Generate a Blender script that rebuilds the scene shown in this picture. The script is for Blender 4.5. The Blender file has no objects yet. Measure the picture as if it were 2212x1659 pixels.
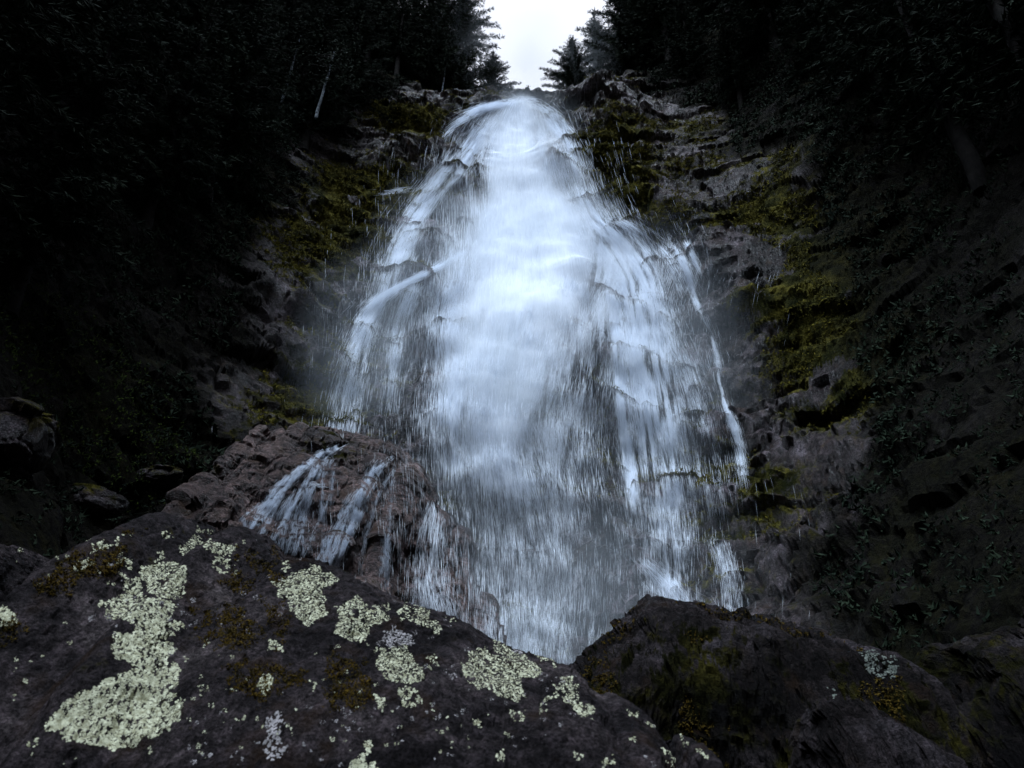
import bpy, math, random
import numpy as np
from mathutils import Vector
from mathutils.bvhtree import BVHTree

random.seed(7)
RNG = np.random.default_rng(11)
SC = bpy.context.scene
COL = SC.collection
R = math.radians

# ------------------------------------------------------------------ camera
CAM = np.array([0.0, 0.0, 1.6])
PITCH = R(28)
FPX, CX, CY = 1474.7, 1106.0, 829.5          # photo measured at 2212 x 1659
cam_d = bpy.data.cameras.new('camera')
cam_d.lens = 24.0
cam_d.sensor_width = 36.0
cam_d.clip_start = 0.05
cam_d.clip_end = 2000
cam = bpy.data.objects.new('camera', cam_d)
cam.location = CAM
cam.rotation_euler = (R(90) + PITCH, 0, 0)
COL.objects.link(cam)
SC.camera = cam
cam_d.dof.use_dof = True
cam_d.dof.focus_distance = 14.0
cam_d.dof.aperture_fstop = 8.0

# ------------------------------------------------------------------ sky and sun
SUN_EL, SUN_ROT = R(66), R(196)
w = bpy.data.worlds.new('World')
SC.world = w
w.use_nodes = True
nt = w.node_tree
for n in list(nt.nodes):
    nt.nodes.remove(n)
out = nt.nodes.new('ShaderNodeOutputWorld')
bg = nt.nodes.new('ShaderNodeBackground')
sky = nt.nodes.new('ShaderNodeTexSky')
sky.sky_type = 'NISHITA'
sky.sun_disc = False
sky.sun_elevation = SUN_EL
sky.sun_rotation = SUN_ROT
tc = nt.nodes.new('ShaderNodeTexCoord')
cl = nt.nodes.new('ShaderNodeTexNoise')
cl.inputs['Scale'].default_value = 2.2
cl.inputs['Detail'].default_value = 4
mr = nt.nodes.new('ShaderNodeMapRange')
mr.inputs['From Min'].default_value = 0.3
mr.inputs['From Max'].default_value = 0.7
mr.inputs['To Min'].default_value = 0.86
mr.inputs['To Max'].default_value = 0.93
mixc = nt.nodes.new('ShaderNodeMixRGB')
mixc.inputs['Color2'].default_value = (9.3, 9.7, 10.9, 1)
nt.links.new(tc.outputs['Generated'], cl.inputs['Vector'])
nt.links.new(cl.outputs['Fac'], mr.inputs['Value'])
nt.links.new(mr.outputs['Result'], mixc.inputs['Fac'])
nt.links.new(sky.outputs['Color'], mixc.inputs['Color1'])
nt.links.new(mixc.outputs['Color'], bg.inputs['Color'])
bg.inputs['Strength'].default_value = 0.068
nt.links.new(bg.outputs['Background'], out.inputs['Surface'])

sd = bpy.data.lights.new('sun', 'SUN')
sd.energy = 3.3
sd.angle = R(35)
sd.color = (0.73, 0.86, 1.0)
sun = bpy.data.objects.new('sun', sd)
sun.rotation_euler = (R(90) - SUN_EL, 0, R(-16))
COL.objects.link(sun)

SC.view_settings.view_transform = 'Standard'
SC.view_settings.look = 'None'
SC.view_settings.gamma = 1.0
SC.view_settings.exposure = 0.9
SC.render.engine = 'CYCLES'
cy = SC.cycles
cy.use_denoising = True
cy.max_bounces = 8
cy.diffuse_bounces = 4
cy.transparent_max_bounces = 24
cy.volume_bounces = 1
cy.volume_step_rate = 2.0
cy.volume_max_steps = 64
cy.caustics_reflective = False
cy.caustics_refractive = False


# ------------------------------------------------------------------ helpers
def tag(o, label=None, cat=None, group=None, kind=None):
    if label: o['label'] = label
    if cat: o['category'] = cat
    if group: o['group'] = group
    if kind: o['kind'] = kind
    return o


def link_mesh(name, V, F, mats, parent=None, smooth=True, attrs=None, midx=None, uv=None):
    V = np.asarray(V, dtype=np.float32)
    F = np.asarray(F, dtype=np.int32)
    me = bpy.data.meshes.new(name)
    nf, k = F.shape
    me.vertices.add(len(V)); me.vertices.foreach_set('co', V.ravel())
    me.loops.add(nf * k); me.loops.foreach_set('vertex_index', F.ravel())
    me.polygons.add(nf)
    me.polygons.foreach_set('loop_start', np.arange(nf, dtype=np.int32) * k)
    me.polygons.foreach_set('loop_total', np.full(nf, k, dtype=np.int32))
    me.polygons.foreach_set('use_smooth', np.full(nf, smooth, dtype=bool))
    if midx is not None:
        me.polygons.foreach_set('material_index', np.asarray(midx, dtype=np.int32))
    for nme, a in (attrs or {}).items():
        at = me.attributes.new(nme, 'FLOAT', 'POINT')
        at.data.foreach_set('value', np.asarray(a, dtype=np.float32))
    if uv is not None:
        at = me.attributes.new('flow', 'FLOAT_VECTOR', 'POINT')
        at.data.foreach_set('vector', np.asarray(uv, dtype=np.float32).ravel())
    me.update(calc_edges=True)
    me.validate()
    o = bpy.data.objects.new(name, me)
    for m in (mats if isinstance(mats, (list, tuple)) else [mats]):
        me.materials.append(m)
    COL.objects.link(o)
    if parent: o.parent = parent
    return o


def hsh(ix, iy, iz, seed):
    n = (ix.astype(np.int64) * 73856093) ^ (iy.astype(np.int64) * 19349663) ^ (iz.astype(np.int64) * 83492791) ^ (seed * 2654435761)
    n = (n ^ (n >> 13)) & 0xffffffff
    n = (n * 1274126177) & 0xffffffff
    n = (n ^ (n >> 16)) & 0xffffffff
    n = (n * 2246822519) & 0xffffffff
    return (((n ^ (n >> 15)) & 0xffffff) / 8388607.5) - 1.0


def vnoise(P, s=1.0, seed=0):
    """value noise -1..1 with smooth interpolation; P (...,3)"""
    Q = np.asarray(P) / s
    I = np.floor(Q); f = Q - I; I = I.astype(np.int64)
    f = f * f * f * (f * (f * 6 - 15) + 10)
    r = 0
    for dx in (0, 1):
        wx = f[..., 0] if dx else 1 - f[..., 0]
        for dy in (0, 1):
            wy = f[..., 1] if dy else 1 - f[..., 1]
            for dz in (0, 1):
                wz = f[..., 2] if dz else 1 - f[..., 2]
                r = r + wx * wy * wz * hsh(I[..., 0] + dx, I[..., 1] + dy, I[..., 2] + dz, seed)
    return r


def fbm(P, s=1.0, oct=4, seed=0, gain=0.5):
    a, t, r = 1.0, 0.0, 0
    for k in range(oct):
        r = r + a * vnoise(np.asarray(P) + 17.3 * k, s / 2 ** k, seed + k)
        t += a; a *= gain
    return r / t * 1.4


def cells(P, s=1.0, seed=0):
    """facet noise: each cell gets a random tilted plane -> blocky broken rock; returns (offset -1..1, edge distance)"""
    Q = np.asarray(P) / s
    I = np.floor(Q).astype(np.int64)
    d1 = np.full(Q.shape[:-1], 9.0); d2 = d1.copy(); val = np.zeros_like(d1)
    for dx in (-1, 0, 1):
        for dy in (-1, 0, 1):
            for dz in (-1, 0, 1):
                a, b, c = I[..., 0] + dx, I[..., 1] + dy, I[..., 2] + dz
                ox = hsh(a, b, c, seed) * .5 + .5; oy = hsh(a, b, c, seed + 1) * .5 + .5; oz = hsh(a, b, c, seed + 2) * .5 + .5
                vx, vy, vz = Q[..., 0] - a - ox, Q[..., 1] - b - oy, Q[..., 2] - c - oz
                d = vx * vx + vy * vy + vz * vz
                h = hsh(a, b, c, seed + 3) * .6 + (vx * hsh(a, b, c, seed + 4) + vy * hsh(a, b, c, seed + 5) + vz * hsh(a, b, c, seed + 6)) * .9
                new = d < d1
                d2 = np.where(new, d1, np.minimum(d2, d))
                val = np.where(new, h, val)
                d1 = np.where(new, d, d1)
    return val, np.sqrt(d2) - np.sqrt(d1)


def smst(a, b, x):
    t = np.clip((x - a) / (b - a), 0, 1)
    return t * t * (3 - 2 * t)


def ray_dir(px, py):
    u = (np.asarray(px, float) - CX) / FPX; v = (CY - np.asarray(py, float)) / FPX
    c, s = math.cos(PITCH), math.sin(PITCH)
    return np.stack([u, c - s * v, s + c * v], -1)


def project(P):
    D = np.asarray(P) - CAM
    c, s = math.cos(PITCH), math.sin(PITCH)
    dep = D[..., 1] * c + D[..., 2] * s
    up = -D[..., 1] * s + D[..., 2] * c
    dep_ = np.where(dep > 0.05, dep, 0.05)
    return CX + D[..., 0] / dep_ * FPX, CY - up / dep_ * FPX, dep


def at_y(px, py, Y):
    d = ray_dir(px, py)
    return CAM + d * (Y / d[1])


def grid_faces(nx, ny):
    i = np.arange(nx * ny).reshape(nx, ny)
    return np.stack([i[:-1, :-1], i[1:, :-1], i[1:, 1:], i[:-1, 1:]], -1).reshape(-1, 4)


def grid_normals(G):
    a = np.gradient(G, axis=0); b = np.gradient(G, axis=1)
    n = np.cross(a, b)
    return n / (np.linalg.norm(n, axis=-1, keepdims=True) + 1e-9)


def pip(px, py, poly):
    poly = np.asarray(poly, float); ins = np.zeros(np.shape(px), bool)
    j = len(poly) - 1
    for i in range(len(poly)):
        xi, yi = poly[i]; xj, yj = poly[j]
        c = ((yi > py) != (yj > py)) & (px < (xj - xi) * (py - yi) / (yj - yi + 1e-9) + xi)
        ins ^= c; j = i
    return ins


# ------------------------------------------------------------------ materials
def mat(name):
    m = bpy.data.materials.new(name); m.use_nodes = True
    nt = m.node_tree
    return m, nt, nt.nodes['Principled BSDF']


def noise_node(nt, scale, detail=6, rough=0.6, vec=None, coord='Object', dist=0.0):
    n = nt.nodes.new('ShaderNodeTexNoise')
    n.inputs['Scale'].default_value = scale; n.inputs['Detail'].default_value = detail
    n.inputs['Roughness'].default_value = rough; n.inputs['Distortion'].default_value = dist
    if vec is None:
        t = nt.nodes.new('ShaderNodeTexCoord'); vec = t.outputs[coord]
    nt.links.new(vec, n.inputs['Vector'])
    return n.outputs['Fac']


def ramp(nt, src, stops):
    r = nt.nodes.new('ShaderNodeValToRGB')
    e = r.color_ramp.elements
    while len(e) < len(stops): e.new(0.5)
    for el, (p, c) in zip(e, stops):
        el.position = p; el.color = (*c, 1) if len(c) == 3 else c
    nt.links.new(src, r.inputs['Fac'])
    return r.outputs['Color']


def mixrgb(nt, f, a, b, mode='MIX'):
    m = nt.nodes.new('ShaderNodeMixRGB'); m.blend_type = mode
    for sock, v in ((m.inputs['Fac'], f), (m.inputs['Color1'], a), (m.inputs['Color2'], b)):
        if isinstance(v, (int, float)): sock.default_value = v
        elif isinstance(v, tuple): sock.default_value = (*v, 1)
        else: nt.links.new(v, sock)
    return m.outputs['Color']


def math_node(nt, op, a, b=None, clamp=False):
    m = nt.nodes.new('ShaderNodeMath'); m.operation = op; m.use_clamp = clamp
    for k, v in enumerate((a, b)):
        if v is None: continue
        if isinstance(v, (int, float)): m.inputs[k].default_value = v
        else: nt.links.new(v, m.inputs[k])
    return m.outputs[0]


def bump(nt, bs, hs, strength, dist):
    b = nt.nodes.new('ShaderNodeBump')
    b.inputs['Strength'].default_value = strength; b.inputs['Distance'].default_value = dist
    nt.links.new(hs, b.inputs['Height'])
    nt.links.new(b.outputs['Normal'], bs.inputs['Normal'])


def attr(nt, name):
    a = nt.nodes.new('ShaderNodeAttribute'); a.attribute_name = name
    return a


def rock_mat(name, k=1.0, stops=None, rough=(0.35, 0.8), scale=1.0, moss=True, bs_=0.5, bd=0.05, mk=.6, spec=.3):
    m, nt, b = mat(name)
    st = stops or [(0.36, (.008, .006, .007)), (0.46, (.034, .027, .027)), (0.53, (.085, .069, .072)), (0.64, (.21, .18, .20))]
    n1 = noise_node(nt, 0.55 * scale, 8, .68, dist=.4)
    col = ramp(nt, n1, [(p, tuple(v * k for v in c)) for p, c in st])
    n2 = noise_node(nt, 7 * scale, 8, .75)
    col = mixrgb(nt, .75, col, ramp(nt, n2, [(.38, (.12, .12, .13)), (.5, (.8, .8, .8)), (.62, (2.0, 1.9, 2.0))]), 'MULTIPLY')
    col = mixrgb(nt, .8, col, ramp(nt, noise_node(nt, 31 * scale, 4, .7), [(.4, (.35, .35, .37)), (.6, (1.6, 1.6, 1.6))]), 'MULTIPLY')
    n5 = noise_node(nt, 1.7 * scale, 5, .6)
    col = mixrgb(nt, ramp(nt, n5, [(.55, (0, 0, 0)), (.68, (.5, .5, .5))]), col, (.085 * k, .045 * k, .022 * k))
    if moss:
        ma = attr(nt, 'moss').outputs['Fac']
        n3 = noise_node(nt, 3.5 * scale, 8, .7)
        f = math_node(nt, 'ADD', ma, math_node(nt, 'MULTIPLY', math_node(nt, 'SUBTRACT', n3, .5), 1.6))
        f = math_node(nt, 'MULTIPLY', math_node(nt, 'SUBTRACT', f, .42), 5, True)
        n4 = noise_node(nt, 1.1 * scale, 5, .7)
        mc = ramp(nt, n4, [(.36, (.010 * mk, .012 * mk, .003 * mk)), (.5, (.038 * mk, .036 * mk, .008 * mk)), (.64, (.125 * mk, .108 * mk, .022 * mk))])
        mc = mixrgb(nt, .6, mc, ramp(nt, noise_node(nt, 16 * scale, 5, .7), [(.35, (.2, .2, .2)), (.68, (1.6, 1.6, 1.6))]), 'MULTIPLY')
        col = mixrgb(nt, f, col, mc)
        rr = mixrgb(nt, f, (rough[0],) * 3, (.95,) * 3)
    else:
        rr = ramp(nt, n2, [(.3, (rough[0],) * 3), (.7, (rough[1],) * 3)])
    sa = attr(nt, 'soil_shade').outputs['Fac']
    col = mixrgb(nt, sa, col, ramp(nt, noise_node(nt, 9, 5, .7), [(.4, (.002, .002, .002)), (.6, (.010, .010, .006))]))  # near-black forest floor tone, doubling as painted shade at the sides
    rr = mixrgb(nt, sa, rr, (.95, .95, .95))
    nt.links.new(col, b.inputs['Base Color'])
    nt.links.new(rr, b.inputs['Roughness'])
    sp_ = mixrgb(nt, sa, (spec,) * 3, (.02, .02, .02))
    if moss: sp_ = mixrgb(nt, f, sp_, (.04, .04, .04))
    nt.links.new(sp_, b.inputs['Specular IOR Level'])
    hs = math_node(nt, 'ADD', noise_node(nt, 5 * scale, 10, .72), math_node(nt, 'MULTIPLY', noise_node(nt, 24 * scale, 6, .7), .4))
    bump(nt, b, hs, bs_, bd)
    return m


def plain_mat(name, c1, c2, scale=4, rough=.8, bumpd=0.0, transl=None, spec=.05):
    m, nt, b = mat(name)
    n = noise_node(nt, scale, 5, .65)
    nt.links.new(ramp(nt, n, [(.35, c1), (.65, c2)]), b.inputs['Base Color'])
    b.inputs['Roughness'].default_value = rough
    b.inputs['Specular IOR Level'].default_value = spec
    if bumpd: bump(nt, b, noise_node(nt, scale * 3, 6, .7), .8, bumpd)
    return m


M_cliff = rock_mat('cliff_rock', .85, mk=1.15, spec=.25, scale=1.0, bs_=1.0, bd=.3, rough=(.28, .8))
M_boulder = rock_mat('boulder_rock', .47, mk=.6, spec=.05, scale=5.0, bs_=1.0, bd=.05, rough=(.7, .9),
                     stops=[(0.36, (.022, .018, .020)), (0.48, (.062, .052, .056)), (0.58, (.13, .105, .11)), (0.7, (.30, .25, .25))])
M_rboulder = rock_mat('wet_boulder_rock', .30, mk=.35, spec=.06, scale=2.6, bs_=1.0, bd=.08, rough=(.5, .9))
M_ledge = rock_mat('pink_ledge_rock', .85, spec=.25, scale=1.3, bs_=1.0, bd=.2, rough=(.35, .7),
                   stops=[(0.36, (.03, .024, .026)), (0.47, (.085, .062, .06)), (0.56, (.17, .12, .11)), (0.68, (.28, .2, .18))])
M_lichen = plain_mat('lichen_crust', (.24, .23, .14), (.68, .68, .50), 90, .9, .002, spec=.1)
M_lichen_grey = plain_mat('grey_lichen', (.20, .19, .19), (.36, .33, .34), 60, .9, .002, spec=.1)
M_lichen_dull = plain_mat('dull_lichen', (.05, .055, .05), (.13, .145, .125), 60, .9, .002)
M_moss = plain_mat('moss_tuft', (.022, .018, .004), (.10, .062, .008), 25, .95, spec=.1)
M_moss_y = plain_mat('yellow_moss', (.016, .018, .004), (.13, .11, .014), 1.5, .95, spec=.1)
M_grass = plain_mat('slope_grass', (.012, .02, .005), (.05, .075, .010), .8, .9, spec=.1)
M_foliage = plain_mat('conifer_needles', (.005, .009, .006), (.016, .024, .014), .6, .8, spec=.05)
M_bark = plain_mat('dark_bark', (.006, .006, .006), (.018, .016, .015), 3, .9, .02)
M_birch = plain_mat('birch_bark', (.015, .017, .02), (.20, .23, .26), 4.2, .8, .01)


def water_mat(name, albedo=(.90, .94, 1.0), tr=.5, alpha=None):
    m = bpy.data.materials.new(name); m.use_nodes = True
    nt = m.node_tree
    for n in list(nt.nodes): nt.nodes.remove(n)
    o = nt.nodes.new('ShaderNodeOutputMaterial')
    d = nt.nodes.new('ShaderNodeBsdfDiffuse'); d.inputs['Color'].default_value = (*albedo, 1)
    t = nt.nodes.new('ShaderNodeBsdfTranslucent'); t.inputs['Color'].default_value = (*albedo, 1)
    mx = nt.nodes.new('ShaderNodeMixShader'); mx.inputs[0].default_value = tr
    nt.links.new(d.outputs[0], mx.inputs[1]); nt.links.new(t.outputs[0], mx.inputs[2])
    res = mx.outputs[0]
    if alpha:
        tp = nt.nodes.new('ShaderNodeBsdfTransparent')
        m2 = nt.nodes.new('ShaderNodeMixShader')
        nt.links.new(alpha(nt), m2.inputs[0])
        nt.links.new(tp.outputs[0], m2.inputs[1]); nt.links.new(res, m2.inputs[2])
        res = m2.outputs[0]
    nt.links.new(res, o.inputs['Surface'])
    return m


M_drop = water_mat('falling_water', tr=.5)


def sheet_alpha(seed, gain):
    def f(nt):
        a = attr(nt, 'flow').outputs['Vector']
        mp = nt.nodes.new('ShaderNodeMapping'); mp.inputs['Location'].default_value = (seed * 7.3, seed * 3.1, 0)
        mp.inputs['Scale'].default_value = (1.0, .16, 1)
        nt.links.new(a, mp.inputs['Vector'])
        n1 = noise_node(nt, 3.2, 8, .72, vec=mp.outputs['Vector'], dist=.5)
        mp2 = nt.nodes.new('ShaderNodeMapping'); mp2.inputs['Scale'].default_value = (1.0, .09, 1)
        mp2.inputs['Location'].default_value = (seed * 3.3, 0, 0)
        nt.links.new(a, mp2.inputs['Vector'])
        n2 = noise_node(nt, 14, 6, .8, vec=mp2.outputs['Vector'])
        d = attr(nt, 'dens').outputs['Fac']
        s = math_node(nt, 'ADD', math_node(nt, 'MULTIPLY', math_node(nt, 'SUBTRACT', n1, .5), 1.5),
                      math_node(nt, 'MULTIPLY', math_node(nt, 'SUBTRACT', n2, .5), 1.3))
        s = math_node(nt, 'ADD', s, 1.0)
        s = math_node(nt, 'MAXIMUM', s, 0.0)
        s = math_node(nt, 'MULTIPLY', math_node(nt, 'MULTIPLY', s, d), gain)
        # 1-exp(-s)
        e = math_node(nt, 'POWER', 2.718, math_node(nt, 'MULTIPLY', s, -1.0))
        return math_node(nt, 'SUBTRACT', 1.0, e, True)
    return f


# ------------------------------------------------------------------ terrain
_py = np.array([-90, -60, -30, -15, 0, 10, 15, 17.5, 19.2, 20.4, 23.5, 28, 33.5, 35.2, 60, 120, 160.])
_pz = np.array([42, 36, 16, 2, -1, -.6, 0.2, 1.6, 3.4, 6.5, 13, 25.5, 42, 43.6, 52, 84, 90.])  # unseen ground behind the viewer is raised to cut low light
_ys = np.linspace(-90, 160, 5001)
_zs = np.interp(_ys, _py, _pz)
_k = np.exp(-0.5 * (np.arange(-40, 41) * .05 / .5) ** 2); _k /= _k.sum()
_zs = np.convolve(np.pad(_zs, 40, mode='edge'), _k, 'valid')


def Hs(x, y):
    ax = np.abs(x - .4)
    g = np.interp(y, [-20, 5, 12, 20, 26, 31, 34, 50], [1.1, 1.1, 1.0, .95, .72, .40, .30, .55])
    s = np.where(ax < 14, 12.5 * (ax / 12) ** 2.0, 17.0 + (ax - 14) * 1.55)
    gg = g + (1 - g) * smst(12, 24, ax)
    return np.interp(y, _ys, _zs) + s * gg


def axis_pts(parts):
    out = []
    for a, b, st in parts:
        out.append(np.arange(a, b, st))
    return np.unique(np.concatenate(out))


xs = axis_pts([(-90, -36, 3), (-36, -17, .45), (-17, 17, .085), (17, 36, .45), (36, 91, 3)])
ys = axis_pts([(-90, -10, 4), (-10, 6, .6), (6, 16, .12), (16, 20, .07), (20, 35, .05), (35, 44, .4), (44, 160, 4)])
X, Y = np.meshgrid(xs, ys, indexing='ij')
G0 = np.stack([X, Y, Hs(X, Y)], -1)
N0 = grid_normals(G0)


def displace(G, N, detail=True, saw=1.0):
    wgt = smst(5, 9, G[..., 1]) * (1 - smst(15, 24, np.abs(G[..., 0]))) * (1 - .85 * smst(34.2, 36, G[..., 1]))
    near = np.clip((G[..., 1] - 5) / 16, .2, 1) * (1 - .5 * smst(7, 12, np.abs(G[..., 0])))
    d = fbm(G, 7.0, 2, 3) * 1.1
    # sloping strata: a saw profile of ledges, warped
    wz = G[..., 2] + .22 * G[..., 0] + fbm(G, 5.0, 2, 9) * 1.8
    sp = 2.9
    ph = (wz / sp) % 1.0
    d = d + saw * (.75 * (smst(.0, .78, ph) - smst(.8, 1.0, ph)) - .35) * (.35 + .65 * smst(-.5, .5, vnoise(G, 4.0, 31)))
    if detail:
        S = G * np.array([.75, .9, 1.25]) + np.stack([fbm(G, 1.5, 2, 41)] * 3, -1) * .35
        dip = math.radians(24); cd, sdp = math.cos(dip), math.sin(dip)
        Sr = np.stack([S[..., 0] * cd - S[..., 2] * sdp, S[..., 1], S[..., 0] * sdp + S[..., 2] * cd], -1)
        c1, e1 = cells(Sr * np.array([.62, .7, 1.35]), 1.7, 50)
        c2, e2 = cells(Sr * np.array([.7, .8, 1.5]), .62, 60)
        wz2 = G[..., 2] + .42 * G[..., 0] + fbm(G, 2.2, 2, 19) * .7
        p2 = (wz2 / .95) % 1.0
        d = d + (.20 * (smst(0, .8, p2) - smst(.82, 1, p2)) - .1) * (.3 + .7 * smst(-.3, .5, vnoise(G, 2.5, 33)))
        d = d + c1 * .52 - .20 * (1 - smst(0, .07, e1)) + c2 * .20 - .08 * (1 - smst(0, .09, e2))
        d = d + (fbm(G, .55, 2, 70) * .12 + fbm(G, .25, 1, 77) * .03)
    # soft ground on the far banks
    far = fbm(G, 6.0, 3, 5) * 1.2
    return G + N * (d * near * wgt + far * (1 - wgt) * smst(8, 14, np.abs(G[..., 0])))[..., None]


BUMPS = [  # rock humps inside the fall: photo x, y, radius m, height m
    (985, 395, 1.5, 1.1), (1045, 325, 1.0, .8), (1195, 385, 1.4, 1.2), (930, 520, 1.5, 1.2), (900, 620, 1.6, 1.0),
    (1255, 640, 1.5, .9), (1530, 545, 2.0, .7), (1300, 235, 2.2, 1.0), (940, 740, 1.4, .8)]
G1 = displace(G0, N0)
bv0 = BVHTree.FromPolygons([tuple(v) for v in G0[::3, ::4].reshape(-1, 3)],
                           [tuple(int(a) for a in f) for f in grid_faces(len(xs[::3]), len(ys[::4]))])
bump_c = []
for px, py, r_, h_ in BUMPS:
    hit = bv0.ray_cast(Vector(CAM), Vector(ray_dir(px, py)))
    c = np.array(hit[0]); bump_c.append(c)
    d2 = ((G0 - c) ** 2).sum(-1)
    G1 = G1 + N0 * (h_ * np.exp(-d2 / (r_ * r_ * .6)))[..., None]

bv = BVHTree.FromPolygons([tuple(v) for v in G1.reshape(-1, 3)],
                          [tuple(int(a) for a in f) for f in grid_faces(len(xs), len(ys))])


def hit(px, py):
    h = bv.ray_cast(Vector(CAM), Vector(ray_dir(px, py)))
    return (np.array(h[0]), np.array(h[1])) if h[0] is not None else (None, None)


def blobs(G, L):
    a = np.zeros(G.shape[:-1])
    for px, py, r_, k_ in L:
        c = hit(px, py)[0]
        if c is None: continue
        a = a + k_ * np.exp(-((G - c) ** 2).sum(-1) / (r_ * r_))
    return a


MOSS_SPOTS = [(800, 400, 3.2, .55), (690, 440, 3.0, .4), (900, 250, 3.0, .4), (760, 520, 2.8, .4), (730, 620, 2.6, .35),
              (1720, 540, 2.6, .5), (1830, 590, 2.6, .55), (1620, 480, 2.5, .4), (1780, 640, 2.3, .4), (1660, 690, 1.7, .35), (1560, 660, 1.4, .3), (1330, 300, 3.0, .4),
              (1350, 400, 3.0, .35), (1430, 450, 2.4, .3), (1700, 760, 1.9, .35), (1860, 820, 2, .3), (1640, 1060, 1.2, .3), (700, 860, 2, .3),
              (200, 860, 1.8, .6), (560, 870, 1.5, .3), (1560, 545, 1.6, -.8), (1480, 600, 2.0, -.6), (1630, 590, 1.5, -.7), (1500, 700, 1.6, -.5), (1590, 760, 1.3, -.4),
              (1100, 600, 7, -.25), (620, 440, 1.4, -.4), (520, 570, 1.6, -.3), (1680, 770, .8, -.5)]
N1 = grid_normals(G1)
moss = .30 + .30 * fbm(G1, 3.0, 4, 90) + .28 * np.clip(N1[..., 2] - .35, -.4, .5) + blobs(G1, MOSS_SPOTS)
moss = moss + .25 * smst(11, 17, np.abs(G1[..., 0]))
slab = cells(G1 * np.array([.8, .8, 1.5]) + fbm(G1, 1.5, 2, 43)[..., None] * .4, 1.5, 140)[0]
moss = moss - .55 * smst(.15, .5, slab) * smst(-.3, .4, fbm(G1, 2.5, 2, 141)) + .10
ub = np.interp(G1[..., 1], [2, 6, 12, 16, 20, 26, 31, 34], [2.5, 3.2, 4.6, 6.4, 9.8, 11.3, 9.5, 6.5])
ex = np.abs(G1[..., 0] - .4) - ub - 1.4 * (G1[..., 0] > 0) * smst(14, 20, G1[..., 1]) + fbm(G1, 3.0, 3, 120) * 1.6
soil_shade = smst(-1.0, 1.2, ex) * .93  # dark forest floor, spread inward to paint shade onto the gorge sides
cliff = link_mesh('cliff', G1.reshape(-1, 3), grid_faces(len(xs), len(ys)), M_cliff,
                  smooth=False, attrs={'moss': np.clip(moss, -1, 2).ravel(), 'soil_shade': soil_shade.ravel()})
tag(cliff, 'dark wet gorge cliff of broken ledges with yellow green moss behind the waterfall', 'cliff', kind='structure')


# tufts of moss and grass standing on the cliff (nobody could count them)
def tufts(name, pos, nrm, size, material, lean=.5, blades=3, parent=None):
    n = len(pos)
    rep = np.repeat(np.arange(n), blades)
    P = pos[rep]; N = nrm[rep]; s = size[rep]
    m = len(P)
    r1 = RNG.normal(size=(m, 3)); d = N + r1 * lean; d[:, 2] -= .15
    d /= np.linalg.norm(d, axis=1, keepdims=True)
    t = np.cross(d, RNG.normal(size=(m, 3))); t /= np.linalg.norm(t, axis=1, keepdims=True) + 1e-9
    b2 = np.cross(d, t)
    off = RNG.normal(size=(m, 3)) * s[:, None] * .35
    base = P + off - N * s[:, None] * .2
    wd = s[:, None] * .22
    V = np.stack([base + t * wd, base - t * wd * .6 + b2 * wd, base - t * wd * .6 - b2 * wd, base + d * s[:, None] * RNG.uniform(.6, 1.3, (m, 1))], 1).reshape(-1, 3)
    i = np.arange(m)[:, None] * 4
    F = np.concatenate([i + [0, 1, 3], i + [1, 2, 3], i + [2, 0, 3]], 0)
    return link_mesh(name, V, F, material, parent, smooth=False)


flat = (G1[..., 1] > 6) & (G1[..., 1] < 37) & (np.abs(G1[..., 0]) < 17)
idx = np.argwhere(flat & (moss > .5) & (ex < .2))
pxv, pyv, _ = project(G1)
pick = RNG.choice(len(idx), size=min(60000, len(idx)), replace=False)
ii = idx[pick]; Pp = G1[ii[:, 0], ii[:, 1]]; Nn = N1[ii[:, 0], ii[:, 1]]
keep = fbm(Pp, 1.2, 3, 95) > -.1
Pp, Nn = Pp[keep], Nn[keep]
Pp = Pp + RNG.normal(size=Pp.shape) * .04
o = tufts('moss', Pp, Nn, RNG.uniform(.05, .15, len(Pp)) * np.clip((Pp[:, 1] - 2) / 20, .2, 1.1), M_moss_y, .7, 4)
tag(o, 'yellow green moss cushions growing on the cliff ledges beside the fall', 'moss', kind='stuff')

uy = (G1[..., 1] > 7) & (G1[..., 1] < 38) & (np.abs(G1[..., 0]) < 24)
idx = np.argwhere(uy & (ex > .8))
wt_ = np.where(np.abs(G1[idx[:, 0], idx[:, 1], 0]) > 17, 6.0, 1.0); wt_ /= wt_.sum()
ii = idx[RNG.choice(len(idx), size=min(60000, len(idx)), replace=True, p=wt_)]
Pp = G1[ii[:, 0], ii[:, 1]]; Nn = N1[ii[:, 0], ii[:, 1]]
kp = fbm(Pp, 1.6, 3, 130) > -.25
Pp, Nn = Pp[kp], Nn[kp]
o = tufts('undergrowth', Pp + RNG.normal(size=Pp.shape) * .12, Nn * .5 + np.array([0, 0, .5]), RNG.uniform(.06, .22, len(Pp)) * np.clip(Pp[:, 1] / 18, .45, 1.2), M_foliage, .9, 5)
tag(o, 'dark ferns and low shrubs covering the forest floor on both sides of the cliff', 'undergrowth', kind='stuff')

gx, gy, _ = project(G1)
c = hit(200, 860)[0]
gd = ((G1 - c) ** 2 * np.array([.35, .5, 1])).sum(-1)
idx = np.argwhere((gd < 7) & (G1[..., 1] > 6))
pick = RNG.choice(len(idx), size=min(9000, len(idx)), replace=False)
ii = idx[pick]; Pp = G1[ii[:, 0], ii[:, 1]]; Nn = N1[ii[:, 0], ii[:, 1]]
o = tufts('grass', Pp + RNG.normal(size=Pp.shape) * .05, Nn * .4 + np.array([0, 0, .8]), RNG.uniform(.03, .10, len(Pp)), M_grass, .8, 4)
tag(o, 'low green grass and herbs on the dark bank left of the fall', 'grass', kind='stuff')

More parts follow.
